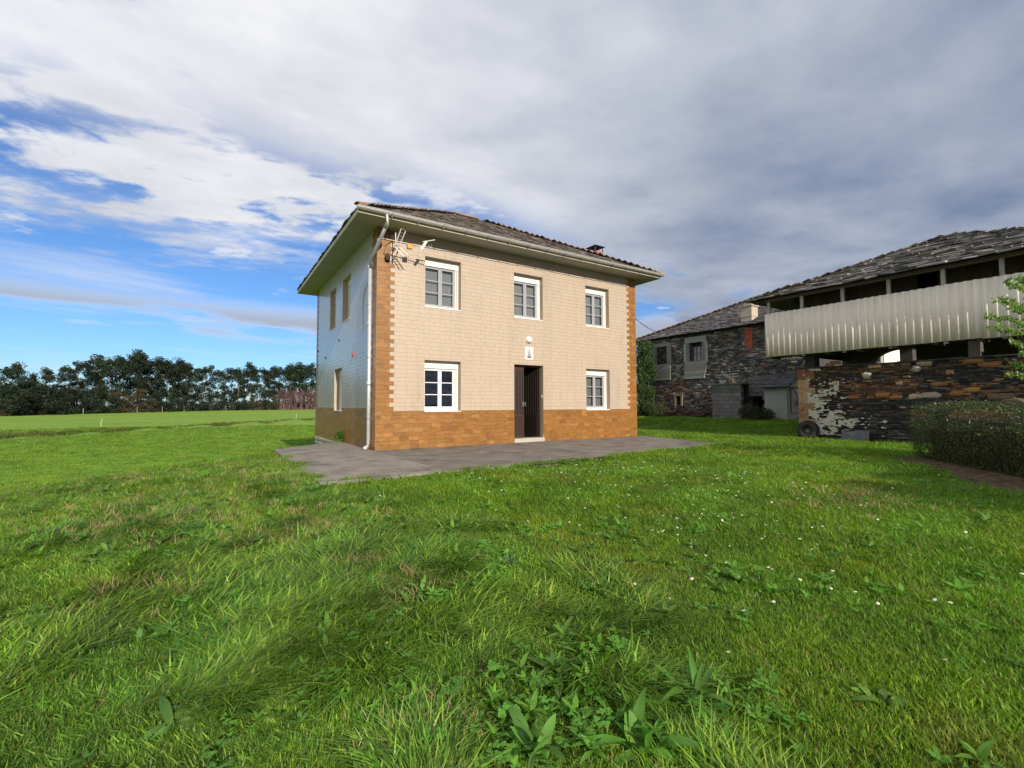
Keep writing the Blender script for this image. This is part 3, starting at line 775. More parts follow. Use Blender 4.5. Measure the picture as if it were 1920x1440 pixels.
# larger face stones, laid over the thin courses
BIG = [(1555, 684, .24, .10, (.33, .22, .11)), (1640, 687, .34, .13, (.38, .27, .15)), (1625, 703, .24, .15, (.50, .48, .43)), (1566, 718, .18, .13, (.42, .33, .20)),
       (1733, 681, .34, .17, (.34, .29, .20)), (1718, 691, .20, .17, (.42, .40, .36)), (1716, 743, .28, .14, (.44, .36, .22)), (1745, 741, .42, .17, (.36, .33, .27)),
       (1655, 740, .34, .15, (.36, .17, .06)), (1822, 731, .34, .15, (.36, .18, .05)), (1825, 676, .40, .14, (.30, .16, .07)), (1855, 683, .42, .14, (.34, .15, .06)),
       (1877, 743, .5, .17, (.17, .11, .07)), (1565, 680, .3, .1, (.32, .17, .08)), (1760, 720, .36, .12, (.27, .13, .06)), (1781, 698, .16, .12, (.35, .2, .1)),
       (1686, 718, .16, .10, (.48, .36, .22)), (1600, 745, .3, .13, (.30, .14, .06)), (1680, 745, .3, .12, (.34, .17, .08)), (1900, 640+115/5.14*5, .4, .16, (.16, .12, .09)), (1795, 737, .3, .14, (.28, .14, .06))]
def unproj_x(px, py, X):
    d = FW+RT*(px-960)/FPX-UP*(py-720)/FPX; t = (X-CAM[0])/d[0]; return CAM+d*t
for (px, py, w, h, c) in BIG:
    q = unproj_x(px, py, WXF-.04); u, v = -q[1], q[2]
    mb = MB(); mb.stone(FH, u-w/2, u+w/2, v-h/2, v+h/2, R.uniform(.06, .085), jit(c, R, .1), R, .28); ps.append((mb, FH(u, v, 0), w*h*1.5))
# capping slabs
u = UA-.05
while u < UB:
    w = R.uniform(.25, .6); mb = MB(); mb.box((WXF-.09+R.uniform(-.02, .02), -(u+w-.01), ZT-.03), (WXF+.5, -u, ZT+R.uniform(.0, .03)), jit((.055, .053, .05), R, .25)); ps.append((mb, FH(u, ZT, 0), w*.08)); u += w
# corner stones, the end of the wall
v = -.1; k = 0
while v < ZT-.05:
    h = R.uniform(.16, .34); w = (.50, .26)[k % 2]*R.uniform(.8, 1.15)
    c = jit(R.choice([(.33, .19, .09), (.26, .11, .055), (.38, .26, .14), (.20, .10, .06)]), R, .12)
    mb = MB(); mb.box((WXF-.088, -UA-w, v+.004), (WXF+.40, -UA+.05, min(v+h, ZT-.04)-.006), c); ps.append((mb, FH(UA+.1, v+h/2, 0), w*h*2)); v += h; k += 1
emit(ps, 'stone', 'remaining_stones', M_STONE, sw, 300)
# flaking limewash: a thin crust with an irregular outline
cell = .022; us = np.arange(UA+.12, 6.3, cell); vs_ = np.arange(.12, ZT-.06, cell); mb = MB()
UU, VV = np.meshgrid(us, vs_, indexing='ij')
msk = vnoise(UU, VV*1.6, 2.2, 31)*.36 + vnoise(UU, VV*2.2, 6, 32)*.36 + vnoise(UU, VV*2.6, 13, 33)*.36
cen = 1.25 - .16*(UU-UA)
lim = .53 + .21*np.clip((UU-UA-.45-.95*np.clip((1.6-VV)/1.4, 0, 1))/.9, -.3, 2) + .12*(VV > 1.9)
lim = np.where(VV < .35, lim+.06, lim)
keep = msk > lim
NU, NV = UU.shape; vid = {}
def vv_(i, j):
    if (i, j) not in vid:
        u, v = us[0]+i*cell, vs_[0]+j*cell
        vid[(i, j)] = len(mb.v); mb.v.append(FH(u+R.uniform(-.006, .006), v+R.uniform(-.006, .006), .052+.016*float(vnoise(u, v, 6, 35))+R.uniform(0, .005)))
    return vid[(i, j)]
for i in range(NU):
    for j in range(NV):
        if keep[i, j]: mb.f.append((vv_(i, j), vv_(i, j+1), vv_(i+1, j+1), vv_(i+1, j))); mb.t.append(jit((.50, .48, .42), R, .12, .02))
o = mb.build('limewash', M_MORTAR, sw); sol = o.modifiers.new('solid', 'SOLIDIFY'); sol.thickness = .022; sol.offset = -1

gran = empty('granary', (0, 0, 0), 'raised wooden granary with white corrugated gallery sheets and slate pyramid roof', 'granary')
PX, ZB, ZP = 12.5, 2.70, 4.17
pitch = .177; y = -2.80; k = 0
while y > -10.8:
    nw = 5; L = nw*pitch; nseg = nw*10; vs = []; f = []
    zo = R.uniform(-.012, .012); off = (k % 2)*.008
    for i in range(nseg+2):
        yy = y-L*i/nseg; a = .032*math.cos(2*math.pi*(y-yy)/pitch)
        for zz in (ZB+zo, (ZB+ZP)/2, ZP+zo*.6): vs.append((PX+a+off+.004*math.sin(zz*3+k), yy, zz))
    for i in range(nseg+1):
        for j in range(2): f.append((i*3+j, i*3+j+1, (i+1)*3+j+1, (i+1)*3+j))
    mb = MB(); mb.add(vs, f, jit((.74, .685, .60), R, .04, .01)); o = mb.build('corrugated_sheet', M_FIBRE, gran, smooth=True)
    s = o.modifiers.new('solid', 'SOLIDIFY'); s.thickness = .007
    for zz in (ZB+.30, ZP-.10):
        for q in (.5, 2.5):
            yy = y-q*pitch; mb = MB(); mb.lathe((PX-.024+off, yy-pitch*.5*0, zz), [(.014, 0), (.014, .008), (.006, .014), (0, .014)], 8, 'X', (.13, .11, .10)); mb.build('fixing_bolt', M_METAL, o)
    y -= L; k += 1
YE = y
def timber(a, b, t, name='post', mat=M_WOOD, bev=.006): mb = MB(); mb.box(a, b, t); return mb.build(name, mat, gran, bevel=bev)
for yy in (-2.90, -3.96, -5.115, -6.25, -7.41, -8.48, -9.6, -10.7): timber((12.56, yy-.045, ZB-.05), (12.64, yy+.045, 4.66), jit((.33, .31, .28), R, .15))
timber((12.54, YE, 4.60), (12.66, -2.80, 4.70), (.16, .14, .12), 'wall_plate'); timber((12.545, YE, ZP-.16), (12.615, -2.83, ZP-.06), (.12, .10, .08), 'rail'); timber((12.545, YE, ZB+.26), (12.615, -2.83, ZB+.36), (.12, .10, .08), 'rail')
timber((12.54, YE, ZB+.002), (13.0, -2.78, ZB+.04), (.05, .045, .04), 'gallery_floor', M_DARKWOOD)
for yy in np.arange(-2.95, -10.8, -.85): timber((12.545, yy-.06, ZB-.05), (13.1, yy+.06, ZB), (.06, .052, .045), 'joist', M_DARKWOOD)
# end of the gallery facing the house (sheets return round the corner)
mb = MB(); vs = []; f = []
for i in range(41):
    xx = PX+.03+.9*i/40; a = .026*math.cos(2*math.pi*(xx-PX)/pitch)
    for zz in (ZB, ZP): vs.append((xx, -2.79+a*.6, zz))
for i in range(40): f.append((2*i, 2*i+1, 2*i+3, 2*i+2))
mb.add(vs, f, (.58, .55, .5)); o = mb.build('corrugated_sheet', M_FIBRE, gran, smooth=True); o.modifiers.new('solid', 'SOLIDIFY').thickness = .007
# plank body set back behind the gallery
u = 3.3; k = 0
while u < 10.4:
    w = R.uniform(.17, .26)
    if not (6.55 < u < 7.05):
        mb = MB(); x = 13.5+R.uniform(-.008, .008); mb.box((x, -(u+w-.006), ZB+.06), (x+.03, -u, 4.9), jit((.075, .062, .05), R, .3, .05)); mb.build('plank', M_DARKWOOD, gran)
    u += w
timber((13.53, -10.4, 3.55), (20.0, -3.3, 3.65), (.05, .045, .04), 'inner_floor', M_DARKWOOD)
timber((19.9, -10.4, 3.66), (20.0, -3.3, 4.9), (.05, .045, .04), 'back_planking', M_DARKWOOD)
timber((13.55, -3.40, ZB+.06), (19.9, -3.32, 4.9), (.06, .05, .045), 'end_planking', M_DARKWOOD); timber((13.55, -10.4, ZB+.06), (19.9, -10.32, 4.9), (.06, .05, .045), 'end_planking', M_DARKWOOD)
for (ya, yb) in ((-3.98, -3.68), (-6.52, -6.22), (-7.9, -7.66), (-8.75, -8.55), (-10.2, -9.9)): timber((13.28, ya, ZT-.02), (13.62, yb, ZB+.05), jit((.085, .08, .075), R, .2), 'support_pillar', M_STONE, .01)
# arched masonry at the back of the undercroft
mb = MB(); XB = 17.0; ac, az_, ar = -5.02, 2.0, 1.05; ne = 20
prof = [(ac+ar*math.cos(math.pi*i/ne), az_+ar*math.sin(math.pi*i/ne)) for i in range(ne+1)]
for i in range(ne):
    (ya, za), (yb, zb) = prof[i], prof[i+1]
    mb.add([(x, yy, zz) for x in (XB, XB+.4) for yy, zz in ((ya, za), (yb, zb), (yb, 3.54), (ya, 3.54))], [(0, 1, 2, 3), (4, 7, 6, 5), (0, 4, 5, 1)], (.10, .09, .08))
mb.box((XB-.15, -10.8, -.1), (XB+.4, -5.16, 3.54), (.10, .09, .08)); mb.box((XB, ac+ar, -.1), (XB+.4, -3.3, 3.54), (.10, .09, .08))
mb.build('arch_wall', M_STONE, gran)
# pyramid roof
GX0, GX1, GY0, GY1, GE = 12.34, 20.66, -10.86, -2.36, 4.64; AP = (16.5, -6.61, 6.48)
mb = MB(); mb.add([(GX0, GY0, GE), (GX1, GY0, GE), (GX1, GY1, GE), (GX0, GY1, GE), AP, (AP[0], AP[1], AP[2]-.16)], [(0, 1, 4), (1, 2, 4), (2, 3, 4), (3, 0, 4), (1, 0, 5), (2, 1, 5), (3, 2, 5), (0, 3, 5)], (.09, .088, .085))
groof = mb.build('roof', M_SLATE, gran)
GT = [(.10, .097, .094), (.14, .135, .13), (.07, .068, .067), (.20, .19, .18), (.11, .095, .08), (.27, .255, .24), (.06, .058, .057)]
gvd = Vector((4.16, 0, AP[2]-GE)); gl_ = gvd.length
ps = slate_slope((GX0, GY1, GE+.01), (0, -1, 0), gvd, lambda v: (v/gl_*4.2, 8.4-v/gl_*4.2), gl_-.05, .205, .26, .60, .030, GT, R, rough=.04)
emit(ps, 'slate', 'remaining_slates', M_SLATE, groof, 300)
ps = slate_slope((GX1, GY1, GE+.01), (-1, 0, 0), (0, -4.3, AP[2]-GE), lambda v: (v/gl_*4.2, 8.4-v/gl_*4.2), gl_-.05, .24, .3, .5, .024, GT, R, rough=.03)
ps += slate_slope((GX0, GY0, GE+.01), (1, 0, 0), (0, 4.3, AP[2]-GE), lambda v: (v/gl_*4.2, 8.4-v/gl_*4.2), gl_-.05, .22, .3, .5, .024, GT, R, rough=.03)
emit(ps, 'slate', 'remaining_slates', M_SLATE, groof, 0)
for (p, q) in (((GX0, GY1), AP), ((GX0, GY0), AP)):
    a, b = Vector((p[0], p[1], GE+.06)), Vector(AP)+Vector((0, 0, .06)); n = 17
    for i in range(n):
        t = (i+.5)/n; c = a.lerp(b, t); mb = MB(); rr = Matrix.Rotation(R.uniform(-.6, .6), 3, 'Z') @ Matrix.Rotation(R.uniform(-.1, .1)-.12, 3, 'X')
        mb.box((-.19, -.15, -.012), (.19, .15, .014), jit(R.choice(GT), R, .2), rr, c); mb.build('ridge_slate', M_SLATE, groof)

# things leaning on the wall
ty = empty('old_tyre', (0, 0, 0), 'old black tyre propped against the corner of the stone wall', 'tyre')
tc = (12.98, -3.84, gz(12.9, -3.84)+.30)
def torus_prof(r0, w, prof_n=14):
    out = []
    for i in range(prof_n+1):
        a = 2*math.pi*i/prof_n; out.append((r0+.105*math.cos(a)*(.95 if math.cos(a) > 0 else .9), w*math.sin(a)*(1 if abs(math.sin(a)) < .95 else .97)))
    return out
mb = MB(); mb.lathe((0, 0, 0), torus_prof(.215, .105), 32, 'X', (.032, .031, .030))
for i in range(32):
    a = 2*math.pi*i/32; rot = Matrix.Rotation(a, 3, 'X')
    for s in (-1, 1): mb.box((-.03+s*.035, -.016, .308), (.03+s*.035, .016, .322), (.03, .029, .028), rot, (0, 0, 0))
tr_ = mb.build('tread', M_RUBBER, ty, smooth=True)
mb = MB(); mb.lathe((0, 0, 0), [(.125, .05), (.118, .0), (.118, -.05), (.0, -.045)], 24, 'X', (.10, .10, .098)); ri = mb.build('rim', M_METAL, ty, smooth=True)
ty.location = tc; ty.rotation_euler = (0, rad(12), 0)
for i, (px, wd, ht, tl, lab) in enumerate(((1592, .40, .36, .30, 'grey slate slab leaning on the stone wall, the one nearer the tyre'), (1617, .36, .40, .26, 'grey slate slab leaning on the stone wall, the one nearer the hedge'))):
    q = unproj_x(px, 826, 13.0); z = gz(12.85, q[1])-.03; mb = MB()
    mb.box((-.012, -wd/2, 0), (.012, wd/2, ht), (.10, .105, .125)); o = mb.build('slate_slab', M_SLATE, bevel=.004); o.location = (12.93, q[1], z); o.rotation_euler = (0, tl, R.uniform(-.1, .1)); tag(o, lab, 'slab', 'slate slabs leaning on the stone wall')

# ------------------------------------------------------------------ old stone barn
barn = empty('barn', (0, 0, 0), 'old stone barn with boarded windows and sagging slate roof behind the house', 'barn')
BX, BY0, BY1, BZ = 20.0, -.75, 9.6, 5.18
FB = lambda u, v, n: (BX-n, -u, v)
BH = [(-7.97, -7.22, 3.68, 4.69), (-5.61, -4.79, 3.64, 4.69), (-6.62, -6.28, 1.10, 1.60), (-1.95, -1.2, .3, 1.62)]
us = sorted({-BY1, -BY0, *[h[0] for h in BH], *[h[1] for h in BH]}); vs_ = sorted({-.3, BZ, *[h[2] for h in BH], *[h[3] for h in BH]})
mb = MB()
for i in range(len(us)-1):
    for k in range(len(vs_)-1):
        cu, cv = (us[i]+us[i+1])/2, (vs_[k]+vs_[k+1])/2
        if not any(h[0] < cu < h[1] and h[2] < cv < h[3] for h in BH): mb.fbox(FB, us[i], us[i+1], vs_[k], vs_[k+1], -.5, -.0, (.085, .08, .07))
mb.box((BX+.5, BY1-.5, -.3), (30.4, BY1, BZ), (.06, .055, .05)); mb.box((29.9, BY0, -.3), (30.4, BY1-.5, BZ), (.06, .055, .05)); mb.box((BX+.5, BY0, -.3), (29.9, BY0+.5, BZ), (.06, .055, .05))
bwall = mb.build('wall', M_STONE, barn)
BDK = [tuple(c*1.5 for c in q) for q in DK]+[(.17, .155, .13), (.22, .205, .175), (.12, .105, .085)]
def pale_b(u, v): return max(0, float(vnoise(u, v, .8, 51))*.6+float(vnoise(u, v, 2.3, 52))*.5-.38)*(2.2 if v > 2.5 else .6)
def orange_b(u, v): return (.05+.5*float(vnoise(u, v, .9, 41))**2)*(1.6 if v < 2.4 else .6)
ps = [p for p in rubble(FB, -BY1, .74, .1, BZ-.02, (.045, .10), (.14, .42), R, orange_b, BDK, pale=pale_b, depth=(.015, .06)) if not any(h[0]-.05 < -p[1][1] < h[1]+.05 and h[2]-.02 < p[1][2] < h[3]+.02 for h in BH)]
emit(ps, 'stone', 'remaining_stones', M_STONE, bwall, 60)
# roof
BE = 5.2; bx0, by1 = 19.68, 9.9; brun = 5.5; bz = BE+.47*brun
mb = MB(); Bp = [(bx0, BY0-.3, BE), (bx0, by1, BE), (30.7, by1, BE), (30.7, BY0-.3, BE), (bx0+brun, BY0-.3, bz), (bx0+brun, by1-brun, bz)]
mb.add(Bp, [(1, 0, 4, 5), (2, 1, 5), (3, 2, 5, 4), (0, 1, 2, 3), (0, 3, 4)], (.09, .085, .085)); broof = mb.build('roof', M_SLATE, barn)
bvd = Vector((brun, 0, bz-BE)); bl = bvd.length
BT = [(.055, .050, .054), (.075, .068, .073), (.04, .037, .041), (.11, .10, .10), (.075, .055, .052)]
ps = slate_slope((bx0, by1, BE+.01), (0, -1, 0), bvd, lambda v: (v/bl*brun, by1-BY0+.3), bl-.05, .20, .24, .46, .020, BT, R, rough=.03)
emit(ps, 'slate', 'remaining_slates', M_SLATE, broof, 40)
ps = slate_slope((30.7, by1, BE+.01), (-1, 0, 0), (0, -brun, bz-BE), lambda v: (v/bl*brun, 11-v/bl*brun), bl-.05, .24, .3, .5, .02, BT, R); emit(ps, 'slate', 'remaining_slates', M_SLATE, broof, 0)
ridge_tiles((bx0, by1, BE+.07), (bx0+brun, by1-brun, bz+.07), broof, .11, .40, ((.22, .10, .075), (.19, .11, .09), (.15, .10, .09)))
ridge_tiles((bx0+brun, by1-brun, bz+.07), (bx0+brun, -.9, bz+.07), broof, .11, .40, ((.22, .10, .075), (.19, .11, .09), (.15, .10, .09)))
mb = MB(); mb.box((20.15, 1.98, 5.1), (20.75, 2.58, 6.25), (.42, .37, .28)); mb.box((20.10, 1.93, 6.25), (20.80, 2.63, 6.33), (.34, .31, .25)); mb.box((20.13, 1.96, 5.72), (20.77, 2.60, 5.77), (.36, .32, .25)); mb.box((20.25, 2.08, 6.33), (20.65, 2.48, 6.41), (.3, .27, .22)); mb.build('chimney', M_MORTAR, broof, bevel=.015)
# boarded windows
WD = [(.25, .25, .225), (.31, .305, .27), (.20, .20, .18)]
def planks(F, u0, u1, v0, v1, n0, n1, vert, parent, name='board', wid=.17, slant=0):
    a, b = (u0, u1) if vert else (v0, v1); p = a
    while p < b-.02:
        q = min(p+wid*R.uniform(.85, 1.15), b)
        mb = MB()
        if vert: mb.fbox(F, p+.003, q-.003, v0+R.uniform(-.02, .02), v1+R.uniform(-.02, .02), n0, n1+R.uniform(0, .008), jit(R.choice(WD), R, .15))
        else:
            s = slant*(v1-(p+q)/2)
            mb.fbox(F, u0+R.uniform(-.02, .02), u1-s+R.uniform(-.02, .02), p+.003, q-.003, n0, n1+R.uniform(0, .008), jit(R.choice(WD), R, .15))
        mb.build(name, M_WOOD, parent); p = q
for i, (fr, op, ap, sl_) in enumerate((((-8.28, -6.88, 3.62, 4.93), BH[0], (-8.2, -6.95, 2.62, 3.60), 0.05), ((-5.99, -4.42, 3.58, 5.05), BH[1], (-5.95, -4.45, 2.60, 3.62), .22))):
    w = empty('window', parent=barn)
    planks(FB, fr[0], op[0], fr[2], op[3], .055, .09, True, w); planks(FB, op[1], fr[1], fr[2], op[3], .055, .09, True, w)
    planks(FB, fr[0]+.06, fr[1]-.06, op[3]+.002, fr[3], .06, .10, False, w); planks(FB, *ap, .06, .11, False, w, slant=sl_)
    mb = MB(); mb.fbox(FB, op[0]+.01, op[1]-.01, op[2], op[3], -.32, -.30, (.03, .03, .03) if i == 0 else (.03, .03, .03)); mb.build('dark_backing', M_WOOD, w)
    if i == 1:
        curtain(FB, op[0]+.05, op[1]-.05, op[2]+.02, op[3]-.22, -.26, (.42, .42, .46), 77).build('curtain', M_CLOTH, w, smooth=True)
        mb = MB()
        for k in (.0, .33, .66, 1): uu = op[0]+.04+(op[1]-op[0]-.08)*k; mb.fbox(FB, uu-.018, uu+.018, op[2], op[3], -.20, -.16, (.13, .13, .125))
        mb.fbox(FB, op[0], op[1], (op[2]+op[3])/2-.1, (op[2]+op[3])/2-.07, -.195, -.165, (.13, .13, .125)); mb.build('frame', M_WOOD, w)
    else:
        ps = rubble(FB, op[0]+.02, op[1]-.02, op[2]+.02, op[3]-.06, (.06, .10), (.14, .3), R, lambda u, v: .5 if v > 4.2 else .2, DK, [(.20, .08, .06), (.15, .08, .06)]); emit(ps, 'infill_stone', 'remaining_infill', M_STONE, w, 40)
        for o in w.children: pass
w = empty('window', parent=barn); h = BH[2]; mb = MB()
mb.fbox(FB, h[0]-.11, h[0], h[2]-.08, h[3]+.02, .03, .08, (.30, .23, .14)); mb.fbox(FB, h[1], h[1]+.11, h[2]-.08, h[3]+.02, .03, .08, (.30, .23, .14)); mb.fbox(FB, h[0]-.14, h[1]+.14, h[3]+.021, h[3]+.14, .03, .09, (.22, .18, .12)); mb.build('frame', M_WOOD, w)
mb = MB(); mb.fbox(FB, h[0], h[1], h[2], h[3], -.2, -.19, (.02, .05, .05)); mb.build('pane', M_GREYPAINT, w)
# brick patch where the flue was mended
bp_ = empty('brick_patch', parent=barn); v = 4.02; k = 0
while v < 5.06:
    u = -2.28+(k % 2)*.06
    while u < -1.90: mb = MB(); mb.fbox(FB, u, min(u+.19, -1.86), v, v+.058, .0, .062, jit((.40, .085, .045), R, .2)); mb.build('brick', M_STONE, bp_); u += .20
    v += .066; k += 1
# concrete block lean-to
blk = empty('block_wall', (0, 0, 0), 'grey concrete block enclosure built against the stone barn', 'wall')
FBk = lambda u, v, n: (19.0-n, -u, v); Z0 = gz(19, 2.7)-.05
ps = []
for r in range(9):
    v = Z0+r*.2; u = -3.60+(-.2 if r % 2 else 0)
    while u < -1.96:
        s, e2 = max(u, -3.6), min(u+.4, -1.955)
        if e2-s > .05: mb = MB(); mb.fbox(FBk, s+.009, e2-.009, v+.009, v+.191, -.2, R.uniform(0, .006), jit((.20, .18, .17) if r < 7 else (.14, .14, .12), R, .14, .03)); mb.build('block', M_BLOCK, blk)
        u += .4
mb = MB(); mb.box((19.012, 1.97, Z0), (19.18, 3.58, Z0+1.79), (.07, .065, .06)); mb.box((19.18, 3.4, Z0), (19.95, 3.58, Z0+1.79), (.13, .13, .12)); mb.build('mortar', M_BLOCK, blk)
mb = MB(); mb.box((18.96, 1.9, Z0+1.80), (20, 3.64, Z0+1.88), (.11, .115, .10)); mb.build('roof_slab', M_BLOCK, blk, bevel=.01)
for q in (3.0, 2.35): mb = MB(); mb.box((18.97, q-.1, Z0+1.88), (19.17, q+.1, Z0+2.02), (.36, .34, .30)); mb.build('block', M_BLOCK, blk)
FB2 = lambda u, v, n: (19.6-n, -u, v)
for r in range(11):
    v = Z0+r*.2; u = -1.95+(-.2 if r % 2 else 0)
    while u < -.66:
        s, e2 = max(u, -1.95), min(u+.4, -.66)
        if e2-s > .05 and not (v < Z0+1.19 and e2 < -1.05):
            if v < Z0+1.19: s = max(s, -1.25)
            if e2-s > .05: mb = MB(); mb.fbox(FB2, s+.009, e2-.009, v+.009, v+.191, -.2, R.uniform(0, .006), jit((.14, .135, .128), R, .16, .03)); mb.build('block', M_BLOCK, blk)
        u += .4
mb = MB(); mb.box((19.75, .7, Z0+1.2), (19.98, 1.94, Z0+2.2), (.1, .1, .09)); mb.build('mortar', M_BLOCK, blk)
# little slate-roofed shed
shed = empty('lean_to_shed', (0, 0, 0), 'little lean-to shed with slate roof and pale plank door beside the block wall', 'shed')
Z1 = gz(18.6, 0)-.05
mb = MB(); mb.box((18.6, -.42, Z1), (18.75, .60, 1.90), (.34, .35, .31)); mb.build('wall', M_MORTAR, shed)
mb = MB(); mb.add([(18.75, -.42, Z1), (20, -.42, Z1), (20, -.42, 2.52), (18.75, -.42, 1.94), (18.75, -.30, Z1), (20, -.30, Z1), (20, -.30, 2.52), (18.75, -.30, 1.94)], [(0, 1, 2, 3), (4, 7, 6, 5), (0, 3, 7, 4), (1, 5, 6, 2), (3, 2, 6, 7)], (.62, .52, .40)); mb.build('wall', M_MORTAR, shed)
p_ = 18.95
while p_ < 19.75:
    mb = MB(); mb.box((p_+.003, -.47, Z1+.42), (p_+.10, -.44, 1.82), jit((.62, .53, .47), R, .12)); mb.build('door_plank', M_WOOD, shed); p_ += .105
mb = MB(); mb.box((18.86, -.46, Z1+.4), (18.94, -.43, 1.9), (.2, .16, .12)); mb.box((18.86, -.462, 1.83), (19.8, -.43, 1.91), (.2, .16, .12)); mb.build('door_frame', M_WOOD, shed)
mb = MB(); mb.add([(18.42, -.58, 1.86), (18.42, .70, 1.86), (19.98, .70, 2.60), (19.98, -.58, 2.60)]+[(18.42, -.58, 1.90), (18.42, .70, 1.90), (19.98, .70, 2.64), (19.98, -.58, 2.64)], [(0, 1, 2, 3), (4, 7, 6, 5), (0, 4, 5, 1), (1, 5, 6, 2), (3, 2, 6, 7), (0, 3, 7, 4)], (.05, .05, .055)); sr = mb.build('roof', M_SLATE, shed)
ps = slate_slope((18.42, .70, 1.905), (0, -1, 0), (1.56, 0, .74), lambda v: (0, 1.28), 1.68, .22, .24, .4, .012, [(.05, .052, .06), (.065, .066, .075), (.04, .042, .05)], R); emit(ps, 'slate', 'remaining_slates', M_SLATE, sr, 60)
mb = MB(); mb.box((18.46, -.56, 2.62), (18.5, -.5, 2.66), (.4, .4, .4))
q = (19.32, -.60)
mb = MB(); mb.lathe((q[0], q[1], 1.05), [(.0, .42), (.05, .38), (.085, .22), (.10, .08), (.08, .0), (.0, -.02)], 12, tint=(.025, .10, .58)); bo = tag(empty('hanging_bag', (0, 0, 0)), 'blue bag hanging from a dark stick by the shed door', 'bag'); mb.build('bag', M_PLASTIC, bo, smooth=True)
mb = MB(); mb.tube([(18.98, -.50, 1.86), (q[0], q[1]+.02, 1.40)], .018, 6, (.05, .045, .04)); mb.build('stick', M_WOOD, bo)
# heap of old boards and tiles at the foot of the barn
for i in range(34):
    y_ = R.uniform(4.35, 7.3); l = R.uniform(.4, 1.3); hgt = .35*math.exp(-((y_-5.6)/1.0)**2)*R.uniform(.1, 1.1)
    mb = MB(); x_ = R.uniform(19.2, 19.85); z = gz(19.5, y_)+.03+hgt
    mb.box((-l/2, -.07, -.016), (l/2, .07, .016), jit(R.choice([(.15, .07, .055), (.10, .065, .05), (.20, .10, .075), (.08, .06, .05)]), R, .25), Matrix.Rotation(rad(90)+R.uniform(-.5, .5), 3, 'Z') @ Matrix.Rotation(R.uniform(-.25, .25), 3, 'Y') @ Matrix.Rotation(R.uniform(-.5, .5), 3, 'X'), (x_, y_, z))
    if i == 0: heap = empty('board_heap', (0, 0, 0), 'heap of broken reddish boards lying at the foot of the barn', 'heap')
    mb.build('board', M_WOOD, heap)

# service cable from house to barn
mb = MB(); a, b = Vector((9.22, .02, 4.17)), Vector((19.7, 5.9, 5.90))
mb.tube([a.lerp(b, i/16)+Vector((0, 0, -.55*(1-(2*i/16-1)**2))) for i in range(17)], .012, 5, (.03, .03, .032)); tag(mb.build('overhead_cable', M_RUBBER), 'thin black cable spanning the gap from the house to the barn roof', 'cable')

# pale house seen through the arch
ph = empty('pale_house', (0, 0, 0), 'pale plastered house glimpsed through the arch under the granary', 'house')
mb = MB(); mb.box((27, -1.35, -.1), (33, 3.2, 6.0), (.80, .74, .60)); mb.build('wall', M_PLASTER, ph)
mb = MB(); mb.add([(26.7, -1.65, 6.0), (33.3, -1.65, 6.0), (33.3, 3.5, 6.0), (26.7, 3.5, 6.0), (30, -.4, 7.4), (30, 1.7, 7.4)], [(0, 1, 4), (1, 2, 5, 4), (2, 3, 5), (3, 0, 4, 5), (3, 2, 1, 0)], (.25, .12, .07)); mb.build('roof', M_RIDGE, ph)
mb = MB(); mb.box((26.95, -1.25, 3.3), (27.02, -.75, 4.6), (.75, .75, .72)); wo = mb.build('window', M_PVC, ph); mb = MB(); mb.box((26.93, -1.18, 3.4), (26.948, -.82, 4.5), (.05, .06, .07)); mb.build('pane', M_GREYPAINT, wo)

# ------------------------------------------------------------------ vegetation helpers
def grid_leaf(L, w, fold=.25, curl=.3, segs=5, stem=.0, shape=1.0, wave=.0):
    """one lanceolate leaf along +Y, base at origin; returns verts, faces"""
    vs = []; f = []
    for i in range(segs+1):
        t = i/segs; hw = w*.5*max(.03, math.sin(math.pi*min(1, t**shape*.95+.05)))**.62
        y = stem+L*(t-.22*curl*t*t); z = -curl*L*t*t*(.6+.4*t)
        wv = wave*hw*math.sin(t*9+L*90)
        vs += [(-hw, y, z+hw*fold+wv), (0, y, z), (hw, y, z+hw*fold-wv)]
    for i in range(segs):
        a = i*3; f += [(a, a+1, a+4, a+3), (a+1, a+2, a+5, a+4)]
    return vs, f

def blades(n, hmin, hmax, wid, spread, lean, bend, tints, rng, segs=4, wind=(0, 0)):
    V, Fc, T = [], [], []
    for _ in range(n):
        h = rng.uniform(hmin, hmax); az = rng.uniform(0, 6.283); r = spread*math.sqrt(rng.random()); a2 = rng.uniform(0, 6.283)
        bx, by = r*math.cos(a2), r*math.sin(a2)
        ln = rng.uniform(.2, 1)*lean; bd = rng.uniform(.3, 1)*bend
        dx, dy = math.cos(az)*ln+wind[0], math.sin(az)*ln+wind[1]
        k = math.hypot(dx, dy)+1e-6; sx, sy = -dy/k, dx/k
        tw = rng.uniform(-.7, .7); cs, sn = math.cos(tw), math.sin(tw); sx, sy = sx*cs-sy*sn, sx*sn+sy*cs
        w = wid*rng.uniform(.6, 1.25); b0 = len(V); t_ = jit(rng.choice(tints), rng, .22, .08)
        x, y, z = bx, by, -.012; px_, py_, pz_ = x, y, z
        for i in range(segs+1):
            t = i/segs; s = t+bd*t*t
            x = bx+dx*h*s*.75; y = by+dy*h*s*.75; z = h*(t-.30*bd*(ln+math.hypot(*wind))*t*t*1.6)-.01
            hw = w*.5*(1-t**1.7)+.0003
            if i < segs: V += [(x-sx*hw, y-sy*hw, z), (x+sx*hw, y+sy*hw, z)]
            else: V.append((x, y, z))
        for i in range(segs-1): a = b0+2*i; Fc.append((a, a+1, a+3, a+2)); T.append(t_)
        a = b0+2*(segs-1); Fc.append((a, a+1, a+2)); T.append(t_)
    return V, Fc, T

def proto(name, V, Fc, T, mat):
    me = mesh_np(name, V, Fc, T, smooth=True); me.materials.append(mat); return bpy.data.objects.new(name, me)

